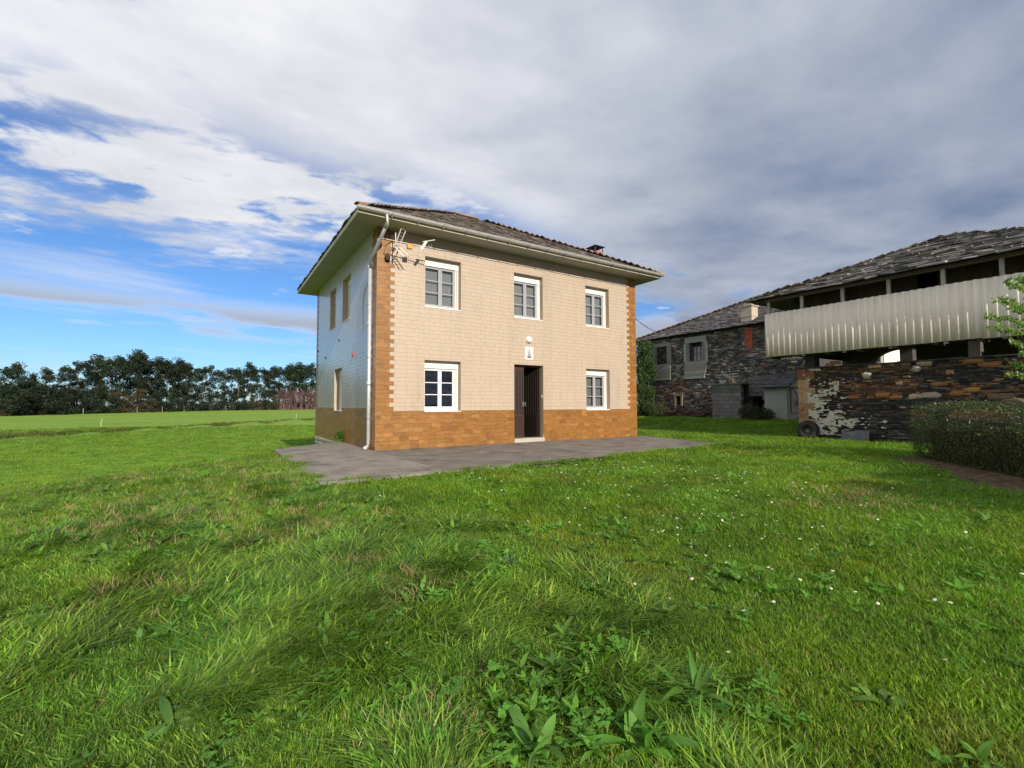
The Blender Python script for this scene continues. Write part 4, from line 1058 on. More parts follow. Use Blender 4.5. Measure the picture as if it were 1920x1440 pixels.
def scatter(name, pts, rot, scl, pick, protos, label, cat):
    col = bpy.data.collections.new(name+'_kinds')
    for i, o in enumerate(protos): o.name = '%s_kind_%02d' % (name, i); col.objects.link(o)
    me = bpy.data.meshes.new(name); me.vertices.add(len(pts)); me.vertices.foreach_set('co', np.asarray(pts, np.float32).ravel())
    for nm, ty_, arr, key in (('rot', 'FLOAT_VECTOR', rot, 'vector'), ('scl', 'FLOAT_VECTOR', scl, 'vector'), ('pick', 'INT', pick, 'value')):
        at = me.attributes.new(nm, ty_, 'POINT'); at.data.foreach_set(key, np.asarray(arr, np.int32 if ty_ == 'INT' else np.float32).ravel())
    ng = bpy.data.node_groups.new(name, 'GeometryNodeTree')
    ng.interface.new_socket('Geometry', in_out='INPUT', socket_type='NodeSocketGeometry'); ng.interface.new_socket('Geometry', in_out='OUTPUT', socket_type='NodeSocketGeometry')
    N, Lk = ng.nodes, ng.links; gi, go = N.new('NodeGroupInput'), N.new('NodeGroupOutput')
    ci = N.new('GeometryNodeCollectionInfo'); ci.inputs['Collection'].default_value = col; ci.inputs['Separate Children'].default_value = True; ci.inputs['Reset Children'].default_value = True
    ip = N.new('GeometryNodeInstanceOnPoints'); ip.inputs['Pick Instance'].default_value = True
    def attr(nm, dt):
        q = N.new('GeometryNodeInputNamedAttribute'); q.data_type = dt; q.inputs['Name'].default_value = nm
        return q.outputs['Attribute']
    Lk.new(gi.outputs[0], ip.inputs['Points']); Lk.new(ci.outputs[0], ip.inputs['Instance']); Lk.new(attr('pick', 'INT'), ip.inputs['Instance Index'])
    Lk.new(attr('rot', 'FLOAT_VECTOR'), ip.inputs['Rotation']); Lk.new(attr('scl', 'FLOAT_VECTOR'), ip.inputs['Scale']); Lk.new(ip.outputs[0], go.inputs[0])
    o = bpy.data.objects.new(name, me); COL.objects.link(o); md = o.modifiers.new('scatter', 'NODES'); md.node_group = ng
    return tag(o, label, cat, kind='stuff')

def wedge(n, d0, d1, power, half=rad(56)):
    """random ground points in front of the camera, denser near: pdf of distance ~ d**power"""
    u = RN.random(n); a, b = d0**(power+1), d1**(power+1)
    d = (a+(b-a)*u)**(1/(power+1)); an = YAW+(RN.random(n)*2-1)*half
    return CAM[0]+d*np.sin(an), CAM[1]+d*np.cos(an), d

def off_built(x, y):
    """True where grass may grow"""
    w_ = (vnoise(x, y, 2.2, 15)-.35)*.22
    slabm = (x > -2.02+w_) & (x < 9.3) & (y > -4.26+.045*np.clip(x, 0, 9)+w_) & (y < 3.4) & ~((x < 0) & (y > 1.9+.55*(x+2.0)))
    slabm &= ~((x > 8.55) & (y < -3.74+3.73*(x-8.55)))
    hs = (x > -.03) & (x < WX+.02) & (y > -.1) & (y < DY)
    rt = (x > 13.12) & (y < -3.5)
    bn = (x > 19.9)
    return ~(slabm | hs | rt | bn) & (soil_mask(x, y) < .5)

def tall_mask(x, y):
    """1 in the unmown grass left of the mown lawn"""
    yy = np.array([-12, -10.14, -9.475, -7.98, -6.4, -4.5, -2, 12]); xx = np.array([-1.5, -1.3, -.95, -.45, -.85, -1.9, -2.4, -2.4])
    e = np.interp(y, yy, xx)
    return 1-sst(-.18, .12, x-e+(vnoise(x, y, 1.6, 61)-.5)*.5)

LG = [(0.126, 0.274, 0.022), (0.169, 0.336, 0.027), (0.097, 0.218, 0.02), (0.217, 0.371, 0.043), (0.133, 0.268, 0.048), (0.254, 0.389, 0.077), (0.072, 0.166, 0.02)]
LAWN = [(0.141, 0.29, 0.021), (0.181, 0.337, 0.027), (0.108, 0.232, 0.018), (0.217, 0.358, 0.038), (0.084, 0.19, 0.018)]
DRY = [(.36, .28, .13), (.30, .22, .09), (.42, .34, .18)]
rr = random.Random(5)
# broad-leaved plants stand in small clearings of the grass
PLANTS = [(-2.12, -9.66, 9, .34, .062, .95, 'broad-leaved dock with pale upright leaves at the bottom edge of the lawn'),
          (-1.72, -9.86, 10, .28, .058, 1.15, 'upright dock clump with glossy spear leaves, right of the palest dock'),
          (-1.28, -9.80, 12, .30, .036, .95, 'narrow-leaved plantain tuft where long grass meets mown lawn'),
          (-3.2, -8.25, 11, .20, .085, .45, 'low dark blue-green broad-leaved weed in the left foreground grass'),
          (-1.66, -8.5, 12, .17, .045, .75, 'dark plantain clump in the middle of the long grass'),
          (-2.48, -8.33, 9, .17, .045, .7, 'small dark plantain half hidden in long grass left of the dead tuft'),
          (-3.68, -7.55, 14, .16, .034, .95, 'dense bright plantain clump beside the flattened grass at left'),
          (-4.1, -5.75, 14, .17, .045, .9, 'yellow-green plantain clump, left one of the pair on the bank'),
          (-3.72, -5.8, 14, .17, .042, .9, 'yellow-green plantain clump, right one of the pair on the bank'),
          (-4.7, -5.15, 7, .22, .10, .5, 'wide-leaved dock lying low at the left edge of the bank'),
          (-1.78, -9.3, 6, .22, .05, .8, 'sparse dock with a few tilted leaves behind the two big docks'),
          (-3.45, -8.45, 6, .22, .05, .7, 'thin plantain with arching leaves left of the dark blue-green weed'),
          (-1.15, -7.9, 7, .14, .04, .6, 'small grey-leaved plantain at the edge of the mown lawn'),
          (-.6, -10.35, 9, .13, .045, .7, 'light green plantain rosette in the mown lawn at lower right'),
          (-.35, -9.45, 9, .12, .04, .6, 'pale plantain rosette in the right-hand mown lawn'),
          (-2.2, -4.6, 9, .2, .05, .8, 'leafy weed beside the front edge of the terrace slab')]
PT = [(.12, .26, .045), (.10, .24, .030), (.095, .22, .03), (.060, .14, .055), (.045, .100, .035), (.05, .11, .035), (.085, .18, .025), (.12, .21, .03), (.12, .20, .03), (.09, .17, .05), (.10, .18, .045), (.09, .18, .035), (.07, .13, .05), (.12, .21, .035), (.12, .21, .035), (.06, .14, .02)]
def plant_gap(x, y):
    k = np.ones(len(x), bool)
    for p in PLANTS: k &= (np.hypot(x-p[0], y-p[1]) > .42*p[3]) | (RN.random(len(x)) < .25)
    return k
# mown lawn
short = [proto('k', *blades(26, .016, .052, .0046, .045, 1.0, .6, LAWN+([DRY[0]] if i % 3 == 0 else []), rr, 3), M_GRASS) for i in range(6)]
x, y, d = wedge(150000, 1.15, 32, -.28)
tm = tall_mask(x, y); fm_ = field_mask(x, y)
ok = off_built(x, y) & (fm_ < .30) & (RN.random(len(x)) > tm*.7)
x, y, d = x[ok], y[ok], d[ok]; n = len(x)
pts = np.stack([x, y, np.where((x > -2) & (x < 8.7) & (y > -4.25) & (y < 2), np.maximum(height(x, y), -.015), height(x, y))], -1); rot = np.stack([RN.normal(0, .12, n), RN.normal(0, .12, n), RN.random(n)*6.283], -1)
s = (.75+.55*RN.random(n))*(.72+.75*vnoise(x, y, .9, 71))*(1+.07*np.clip(d-3, 0, 12)); wsc = 1+.16*np.clip(d-2.0, 0, 14)
scatter('lawn_grass', pts, rot, np.stack([s*np.sqrt(wsc), s*np.sqrt(wsc), s*.95], -1), RN.integers(0, 6, n), short, 'short mown green grass of the lawn in front of the terrace', 'grass')
# longer unmown grass, laid over by the wind
longk = []
for i in range(7):
    wv = (.45+.35*rr.random(), rr.uniform(-.3, .3))
    longk.append(proto('k', *blades(20, .035, .135, .0088, .07, .95, 1.15, LG+([DRY[0]] if i == 0 else []), rr, 5, wv), M_LONGGRASS))
medk = [proto('k', *blades(20, .02, .07, .0080, .06, 1.2, .7, LG+([DRY[1]] if i == 1 else []), rr, 4, (.2, 0)), M_LONGGRASS) for i in range(4)]
x, y, d = wedge(90000, .9, 18, -.5)
tm = tall_mask(x, y); fm_ = field_mask(x, y); cl = vnoise(x, y, 1.9, 63)*.6+vnoise(x, y, 4.4, 64)*.4
ok = off_built(x, y) & (fm_ < .35) & (RN.random(len(x)) < tm) & plant_gap(x, y)
x, y, d, cl = x[ok], y[ok], d[ok], cl[ok]; n = len(x)
far = sst(3.4, 7.0, d)
tall = (cl > .47+.14*far) & (RN.random(n) < .92)
pick = np.where(tall, RN.integers(0, 7, n), RN.integers(7, 11, n))
wind = math.atan2(RT[1], RT[0])+.35
rz = wind+RN.normal(0, .7, n)+(vnoise(x, y, 1.5, 65)-.5)*4.2
s = (.7+.5*RN.random(n))*np.where(tall, (.55+.85*sst(.4, .7, cl))*(1-.35*far), .95)
wsc = np.sqrt(1+.12*np.clip(d-2.0, 0, 14))
scatter('long_grass', np.stack([x, y, height(x, y)], -1), np.stack([RN.normal(0, .1, n), RN.normal(0, .1, n), rz], -1), np.stack([s*wsc, s*wsc, s], -1), pick, longk+medk, 'long wind-laid grass in the left foreground beside the mown lawn', 'grass')
# thatch of dry stems in worn patches
dryk = [proto('k', *blades(18, .03, .09, .004, .07, 1.7, .5, DRY, rr, 3), M_STRAW) for i in range(3)]
px_, py_ = [], []
for (cx_, cy_, r_, m_) in ((-2.5, -9.25, .12, 34), (-2.36, -7.2, .14, 30), (-2.35, -6.2, .35, 36), (-3.3, -5.2, .6, 50), (-2.7, -3.6, .8, 70), (-4.2, -.6, 1.3, 110), (3.0, -8.85, .5, 60), (-3.7, -6.8, .25, 40), (-4.4, -4.4, .5, 60), (-2.1, -8.0, .25, 30), (-1.9, -2.0, 1.0, 120)):
    px_.append(RN.normal(cx_, r_, m_)); py_.append(RN.normal(cy_, r_*.8, m_))
x, y = np.concatenate(px_), np.concatenate(py_); ok = off_built(x, y); x, y = x[ok], y[ok]; n = len(x); s = .7+.6*RN.random(n)
scatter('dry_grass', np.stack([x, y, height(x, y)+.03], -1), np.stack([RN.normal(0, .2, n), RN.normal(0, .2, n), RN.random(n)*6.28], -1), np.stack([s, s, s], -1), RN.integers(0, 3, n), dryk, 'straw-coloured dead grass in worn patches of the lawn', 'dry grass')
# clover and small broad-leaved weeds
def rosette(nl, L, w, tint, rng, up=.5, fold=.2, curl=.3, shape=.8, segs=3):
    V, Fc, T = [], [], []
    for i in range(nl):
        vs, f = grid_leaf(L*rng.uniform(.6, 1.1), w*rng.uniform(.8, 1.2), fold, curl, segs, .0, shape)
        m = Matrix.Rotation(i*6.283/nl+rng.uniform(-.4, .4), 3, 'Z') @ Matrix.Rotation(up*rng.uniform(.4, 1.3), 3, 'X')
        b0 = len(V); V += [tuple(m @ Vector(q)) for q in vs]; Fc += [tuple(k+b0 for k in q) for q in f]; T += [jit(tint, rng, .15, .06)]*len(f)
    return V, Fc, T
def clover(rng):
    V, Fc, T = [], [], []
    for i in range(9):
        cx_, cy_, cz_ = rng.uniform(-.06, .06), rng.uniform(-.06, .06), rng.uniform(.03, .075); r = rng.uniform(.009, .015); t = jit((.105, .26, .035), rng, .15)
        a0 = rng.uniform(0, 6)
        for k in range(3):
            a = a0+k*2.094; b0 = len(V)
            for q in range(7): an = q*6.283/6; V.append((cx_+math.cos(a)*r+r*.95*math.cos(an)*(q > 0), cy_+math.sin(a)*r+r*.95*math.sin(an)*(q > 0), cz_+rng.uniform(-.002, .002)))
            for q in range(1, 7): Fc.append((b0, b0+q, b0+(q % 6)+1 if q < 6 else b0+1)); T.append(t)
    return V, Fc, T
wk = [proto('k', *clover(rr), M_WEED) for _ in range(3)]+[proto('k', *rosette(7, .085, .024, (.12, .27, .03), rr, .75), M_WEED) for _ in range(3)]+[proto('k', *rosette(6, .12, .034, (.11, .24, .03), rr, .9), M_WEED) for _ in range(2)]
x, y, d = wedge(3000, 1.0, 10, -.3); cl = vnoise(x, y, 2.3, 81); ok = off_built(x, y) & (field_mask(x, y) < .3) & (cl > .50)
x, y, d = x[ok], y[ok], d[ok]; n = len(x); s = (.45+.5*RN.random(n))*(1+.02*d); tm = tall_mask(x, y)
scatter('clover_and_weeds', np.stack([x, y, height(x, y)+.012+.03*tm], -1), np.stack([RN.normal(0, .15, n), RN.normal(0, .15, n), RN.random(n)*6.28], -1), np.stack([s, s, s], -1), RN.integers(0, 8, n), wk, 'low clover and small broad-leaved weeds growing through the lawn', 'weeds')
# daisies
def daisy(rng):
    V, Fc, T = [], [], []; h = rng.uniform(.065, .10)
    V += [(-.0015, 0, 0), (.0015, 0, 0), (.0015, .006, h), (-.0015, .006, h)]; Fc.append((0, 1, 2, 3)); T.append((.06, .13, .03))
    b0 = len(V); V.append((0, .006, h+.004))
    for q in range(14): an = q*6.283/14; r = .0115 if q % 2 else .0095; V.append((r*math.cos(an), .006+r*math.sin(an), h+.002))
    for q in range(14): Fc.append((b0, b0+1+q, b0+1+(q+1) % 14)); T.append((.80, .79, .76))
    b0 = len(V); V.append((0, .006, h+.008))
    for q in range(8): an = q*6.283/8; V.append((.0042*math.cos(an), .006+.0042*math.sin(an), h+.005))
    for q in range(8): Fc.append((b0, b0+1+q, b0+1+(q+1) % 8)); T.append((.62, .42, .04))
    return V, Fc, T
dk_ = [proto('k', *daisy(rr), M_PETAL) for _ in range(3)]
x = np.concatenate([RN.normal(1.5, 1.3, 150), RN.normal(2.3, 1.2, 170), RN.normal(.6, 1.3, 45), RN.uniform(-2.6, 8, 70), RN.normal(5, 2.0, 60)]); y = np.concatenate([RN.normal(-8.1, .55, 150), RN.normal(-6.2, .8, 170), RN.normal(-9.3, .5, 45), RN.uniform(-10.5, -5, 70), RN.normal(-5.0, .8, 60)])
ok = off_built(x, y) & ((tall_mask(x, y) < .5) | (RN.random(len(x)) < .15)); x, y = x[ok], y[ok]; n = len(x); d = np.hypot(x-CAM[0], y-CAM[1]); s = .85+.4*RN.random(n)
scatter('daisies', np.stack([x, y, height(x, y)+.01*np.clip(d-2, 0, 5)], -1), np.stack([RN.normal(.25, .2, n), RN.normal(0, .2, n), RN.random(n)*6.28], -1), np.stack([s, s, s], -1), RN.integers(0, 3, n), dk_, 'tiny white daisies scattered over the mown lawn', 'daisies')
# field grass
fk = [proto('k', *blades(30, .05, .12, .010, .16, .8, .5, [(.155, .285, .034), (.175, .305, .038), (.140, .262, .032)], rr, 3), M_FIELD) for _ in range(4)]
x, y, d = wedge(60000, 9, 62, .15, rad(54)); fm_ = field_mask(x, y); ok = off_built(x, y) & (fm_ > .3) & (x < 4+.6*y)
x, y, d = x[ok], y[ok], d[ok]; n = len(x); s = (.42+.25*RN.random(n))*(1+.02*d); w_ = 1+.04*d
scatter('field_grass', np.stack([x, y, height(x, y)], -1), np.stack([RN.normal(0, .1, n), RN.normal(0, .1, n), RN.random(n)*6.28], -1), np.stack([s*w_, s*w_, s*.8], -1), RN.integers(0, 4, n), fk, 'even young grass of the field beyond the garden bank', 'grass')
# rough strip along the field ditch
fr_ = [proto('k', *blades(26, .15, .42, .018, .22, .6, .6, t_, rr, 3), M_FIELD) for t_ in ([(.045, .10, .018), (.06, .12, .02)], [(.05, .11, .018), (.20, .17, .07)], [(.24, .20, .09), (.30, .24, .12)])]
t = RN.uniform(-12, 120, 4200); q = RN.normal(.1, .35, 4200); x = DIT_A[0]+DIT_D[0]*t+DIT_N[0]*q; y = DIT_A[1]+DIT_D[1]*t+DIT_N[1]*q; n = len(x); cl = vnoise(t, q*0, .12, 91); s = (.35+.45*RN.random(n))*(.5+.9*cl)
pick = np.where(RN.random(n) < np.where(t > 25, .5, .12)*cl*1.6, 2, RN.integers(0, 2, n))
scatter('ditch_grass', np.stack([x, y, height(x, y)], -1), np.stack([RN.normal(0, .1, n), RN.normal(0, .1, n), RN.random(n)*6.28], -1), np.stack([s*1.5, s*1.5, s], -1), pick, fr_, 'rough dark and straw grass along the field ditch', 'grass')

# broad-leaved dock and plantain plants, leaf by leaf
for (pl_, tn) in zip(PLANTS, PT):
    x0, y0, nl, L, w, upa, lab = pl_
    root = empty('dock_plant' if 'dock' in lab else 'plantain' if 'plantain' in lab else 'weed', (x0, y0, gz(x0, y0)-.01), lab, 'plant')
    for i in range(nl+4):
        vs, f = grid_leaf(.85*L*R.uniform(.45, 1.1), .92*w*R.uniform(.6, 1.25), R.uniform(.15, .5), R.uniform(.1, 1.1), 9, .0, R.uniform(.8, 1.25), R.uniform(.1, .4))
        m_ = Matrix.Translation((R.uniform(-.035, .035), R.uniform(-.035, .035), 0)) @ (Matrix.Rotation(i*2.399+R.uniform(-.8, .8), 4, 'Z') @ Matrix.Rotation(min(1.5, upa*R.uniform(.6, 1.6)), 4, 'X') @ Matrix.Rotation(R.uniform(-.5, .5), 4, 'Y'))
        me = mesh_np('leaf', [tuple(m_ @ Vector((q[0], q[1]+.01, q[2]))) for q in vs], f, jit(tuple(c*1.0 for c in tn), R, .25, .08), True); link('leaf', me, M_WEED, root)
# weed at the foot of the side wall
def leaf_cloud(n, centre, radii, size, tints, rng, shell=.0, up=.2, flat=1.0):
    """n pointed leaves spread through an ellipsoid; returns arrays"""
    u = rng.normal(size=(n, 3)); u /= np.linalg.norm(u, axis=1)[:, None]+1e-9
    r = (shell+(1-shell)*rng.random(n)**(1/3.0))[:, None]
    c = np.asarray(centre)+u*r*np.asarray(radii)
    a = rng.normal(size=(n, 3)); a[:, 2] = a[:, 2]*flat+up; a /= np.linalg.norm(a, axis=1)[:, None]+1e-9
    b = np.cross(a, rng.normal(size=(n, 3))); b /= np.linalg.norm(b, axis=1)[:, None]+1e-9
    s = (size*(.6+.8*rng.random(n)))[:, None]; w = s*.42
    nn = np.cross(a, b)
    V = np.stack([c-a*s*.5, c+b*w*.5+nn*s*.06, c+a*s*.5, c-b*w*.5+nn*s*.06], 1).reshape(-1, 3)
    F_ = np.arange(4*n).reshape(-1, 4); t = np.asarray(tints)[rng.integers(0, len(tints), n)]*(.8+.4*rng.random((n, 1)))
    return V, F_, t
def cloud_mesh(name, parts, mat):
    V, F_, T, k = [], [], [], 0
    for v, f, t in parts: V.append(v); F_.append(f+k); T.append(t); k += len(v)
    me = mesh_np(name, np.concatenate(V), np.concatenate(F_), np.concatenate(T)); me.materials.append(mat); return me
wd = empty('wall_weed', (-.12, 3.3, 0), 'bushy green weed growing at the foot of the side wall', 'plant')
link('leaves', cloud_mesh('leaves', [leaf_cloud(220, (0, 0, .18), (.16, .26, .17), .085, [(.07, .16, .02), (.10, .20, .03)], RN)], M_WEED), None, wd)
mb = MB(); [mb.tube([(0, 0, -.02), (R.uniform(-.1, .1), R.uniform(-.2, .2), .25)], [.008, .003], 5, (.08, .12, .03)) for _ in range(5)]; mb.build('stem', M_BARK, wd)

# ------------------------------------------------------------------ hedge
hedge = empty('hedge', (0, 0, 0), 'low clipped box hedge with brown tips in front of the stone wall', 'hedge')
HL = float(np.linalg.norm(HEDGE_B-HEDGE_A)); HW_, HH = 1.25, .98
def hedge_pt(t, q, z):  # t along, q from the front face backwards, z height
    p = HEDGE_A+HD*t-HN*q; return p[0], p[1], z+height(p[0], p[1])
n = 46000; face = RN.random(n); t = RN.random(n)*(HL+.0); dep = np.abs(RN.normal(0, .07, n))
top = .98+.10*vnoise(t, t*0, .8, 101)
cr = np.minimum(1, t/.35); 
q = np.where(face < .55, dep, np.where(face < .85, RN.random(n)*HW_, HW_-dep)); z = np.where(face < .55, RN.random(n)*top, np.where(face < .85, top-dep, RN.random(n)*top))
endm = face > .93; q = np.where(endm, RN.random(n)*HW_, q); t = np.where(endm, dep, t); z = np.where(endm, RN.random(n)*top, z)
bul = .06*vnoise(t*1.0, z*1.6, 1.7, 102)+.05*vnoise(t, z, 5, 103)
q = q-bul*(face < .55)+.14*(1-np.clip(z/.35, 0, 1))*(face < .55)
edge_ = np.clip((z-.84)/.14, 0, 1); q = np.where(face < .55, q+.05*edge_**2, q); z = np.where(face >= .85, z, z)
z = z+np.where((face > .55) & (face < .85), .10*np.sin(np.pi*np.clip(q/HW_, 0, 1)), 0)+RN.exponential(.018, n)*(z > .85)
hx_, hy_, hz_ = hedge_pt_arr = (HEDGE_A[0]+HD[0]*t-HN[0]*q, HEDGE_A[1]+HD[1]*t-HN[1]*q, z)
hz_ = z+height(hx_, hy_)
c = np.stack([hx_, hy_, hz_], -1)
a = RN.normal(size=(n, 3)); a[:, 2] += .5; a /= np.linalg.norm(a, axis=1)[:, None]; b = np.cross(a, RN.normal(size=(n, 3))); b /= np.linalg.norm(b, axis=1)[:, None]
s = (.030*(.6+.8*RN.random(n)))[:, None]
V = np.stack([c-a*s*.5, c+b*s*.25, c+a*s*.5, c-b*s*.25], 1).reshape(-1, 3)
HT_ = np.array([(.040, .075, .020), (.055, .095, .024), (.070, .115, .028), (.030, .055, .018)]); tt = HT_[RN.integers(0, 4, n)]*(.8+.4*RN.random((n, 1)))
brn = (RN.random(n) < (.10+.55*np.exp(-((z-.93)/.07)**2)*(vnoise(t, t*0, .9, 104) > .38)))[:, None]
tt = np.where(brn, np.array((.20, .135, .055))*(.7+.6*RN.random((n, 1))), tt)
me = mesh_np('foliage', V, np.arange(4*n).reshape(-1, 4), tt); link('foliage', me, M_HEDGE, hedge)
mb = MB(); rg = random.Random(9)
for i in range(420):
    tq, qq = rg.uniform(.05, HL), rg.uniform(.04, .6); l = rg.uniform(.25, .95)
    p0 = hedge_pt(tq, qq+.12, -.02); p1 = hedge_pt(tq+rg.uniform(-.2, .2), max(.0, qq+rg.uniform(-.25, .1)), l)
    mb.tube([p0, Vector(p0).lerp(Vector(p1), .5)+Vector((rg.uniform(-.04, .04), rg.uniform(-.04, .04), .02)), p1], [.011, .007, .003], 4, jit((.12, .095, .06), rg, .3), False)
o = mb.build('twigs', M_BARK, hedge); o['kind'] = 'stuff'
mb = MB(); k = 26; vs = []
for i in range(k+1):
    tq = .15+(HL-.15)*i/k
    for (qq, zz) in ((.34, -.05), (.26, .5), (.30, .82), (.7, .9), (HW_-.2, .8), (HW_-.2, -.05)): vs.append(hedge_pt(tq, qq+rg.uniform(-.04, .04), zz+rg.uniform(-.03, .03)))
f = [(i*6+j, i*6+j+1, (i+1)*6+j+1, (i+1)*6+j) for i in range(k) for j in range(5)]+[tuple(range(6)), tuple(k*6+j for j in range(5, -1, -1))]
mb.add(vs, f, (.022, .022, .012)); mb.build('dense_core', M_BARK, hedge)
# leaf litter on the soil strip
mb = MB()
for i in range(700):
    tq, qq = rg.uniform(.3, HL), -rg.uniform(-.1, 1.0); p = hedge_pt(tq, qq, .006)
    if float(soil_mask(p[0], p[1])) < .35: continue
    l = rg.uniform(.02, .12); an = rg.uniform(0, 6.28)
    mb.add([(p[0], p[1], p[2]), (p[0]+l*math.cos(an), p[1]+l*math.sin(an), p[2]+rg.uniform(0, .02)), (p[0]+l*.5*math.cos(an+.12), p[1]+l*.5*math.sin(an+.12), p[2]+.006)], [(0, 1, 2)], jit((.22, .16, .09), rg, .35))
o = mb.build('leaf_litter', M_STRAW); tag(o, 'brown clippings and dead stalks on the bare soil along the hedge', 'litter', kind='stuff')

# ------------------------------------------------------------------ young tree at the right edge
def cpt(px, py, d): return CAM+(FW+RT*(px-960)/FPX-UP*(py-720)/FPX)*d
tb = cpt(1985, 700, 7.6); tb_z = gz(tb[0], tb[1])
tree = empty('young_tree', (0, 0, 0), 'young tree with glossy light green leaves above the hedge at the right edge', 'tree')
mb = MB(); top_ = Vector((tb[0], tb[1], 3.4)); mb.tube([(tb[0]+.05, tb[1], tb_z-.05), (tb[0], tb[1]+.03, 1.2), (tb[0]+.02, tb[1], 2.2), top_], [.05, .042, .03, .012], 8, (.13, .11, .08)); mb.build('trunk', M_BARK, tree, smooth=True)
tips = [(1868, 560, 7.2), (1850, 590, 7.3), (1885, 530, 7.4), (1862, 612, 7.2), (1895, 640, 7.3), (1900, 575, 7.2), (1905, 520, 7.6), (1895, 680, 7.4), (1890, 700, 7.3), (1915, 660, 7.1), (1912, 610, 7.4), (1930, 560, 7.3), (1945, 500, 7.5), (1950, 620, 7.2), (1990, 480, 7.6), (2030, 540, 7.6), (2040, 640, 7.7), (2000, 600, 7.0), (1960, 690, 7.5), (1925, 700, 7.6), (1980, 560, 8.2)]
mb = MB(); parts = []
for (px, py, d) in tips:
    e_ = Vector(cpt(px, py, d)); zb = min(2.9, max(1.0, e_.z-.35)); s0 = Vector((tb[0], tb[1], zb)); mid = s0.lerp(e_, .55)+Vector((0, 0, .07))
    mb.tube([s0, mid, e_], [.016, .010, .003], 5, (.14, .13, .07), False)
    for k in range(34):
        t = .35+.65*(k/33)**.8; p = s0.lerp(mid, t*2) if t < .5 else mid.lerp(e_, t*2-1)
        parts.append(leaf_cloud(2, np.array(p), (.07, .07, .06), .085, [(.10, .20, .022), (.13, .24, .03), (.075, .16, .02), (.16, .25, .05)], RN, .3, .35))
mb.build('branch', M_BARK, tree); link('crown', cloud_mesh('crown', parts, M_SHRUB), None, tree)
# broad garden shrub behind the hedge, just outside the frame; its shade falls on the lawn
gs = empty('garden_shrub', (4.9, -13.6, gz(4.9, -13.6)), 'broad leafy garden shrub behind the hedge, shading the lawn at the right edge', 'shrub')
parts = [leaf_cloud(260, (R.uniform(-1.35, 1.35), R.uniform(-.6, .6), R.uniform(.35, 2.05)), (.40, .40, .36), .12, [(.05, .10, .02), (.07, .13, .025), (.04, .08, .02)], RN, .2) for _ in range(90)]
link('crown', cloud_mesh('crown', parts, M_SHRUB), None, gs)
mb = MB(); [mb.tube([(k*.35-.9, 0, -.1), (k*.42-1.1, R.uniform(-.3, .3), 1.0), (k*.5-1.3, R.uniform(-.4, .4), 1.7)], [.035, .022, .006], 6, (.10, .08, .06)) for k in range(6)]; mb.build('trunk', M_BARK, gs)
# tall shrub at the barn corner
sh = empty('evergreen_shrub', (18.9, 8.25, gz(18.9, 8.25)), 'tall dark evergreen shrub at the barn corner behind the house', 'shrub')
parts = []
for i in range(70):
    z = R.uniform(.05, 4.5); r = .95*(1-.55*(z/4.7)**2); a_ = R.uniform(0, 6.28); q = R.uniform(.3, .85)*r
    parts.append(leaf_cloud(190, (q*math.cos(a_), q*math.sin(a_), z), (.34, .34, .32), .11, [(.035, .075, .018), (.05, .095, .022), (.028, .06, .016), (.075, .12, .03)], RN, .3))
link('crown', cloud_mesh('crown', parts, M_TREE), None, sh)
mb = MB(); [mb.tube([(.1*math.cos(k), .1*math.sin(k), -.1), (.35*math.cos(k*1.3), .35*math.sin(k*1.3), 2.0), (.3*math.cos(k*1.7), .3*math.sin(k*1.7), 4.2)], [.05, .035, .01], 6, (.08, .07, .05)) for k in range(5)]; mb.build('trunk', M_BARK, sh)
# brambles and weeds along the barn foot
for i, (x0, y0, h, r, lab) in enumerate(((18.6, 6.9, .9, .55, 'dark bramble clump between the evergreen shrub and the board heap'), (18.25, 1.1, .7, .5, 'dark weeds growing in front of the shed wall'), (18.0, .3, .55, .4, 'ragged weeds below the mossy wall of the shed'))):
    o = empty('bramble_clump', (x0, y0, gz(x0, y0)), lab, 'plant'); link('leaves', cloud_mesh('leaves', [leaf_cloud(900, (0, 0, h*.5), (r, r*1.2, h*.55), .09, [(.035, .06, .02), (.05, .08, .025), (.06, .05, .03)], RN)], M_TREE), None, o)
    mb = MB(); [mb.tube([(R.uniform(-r, r)*.5, R.uniform(-r, r)*.5, -.05), (R.uniform(-r, r), R.uniform(-r, r), h*R.uniform(.7, 1.2))], [.008, .003], 4, (.10, .07, .05)) for _ in range(14)]; mb.build('stem', M_BARK, o)

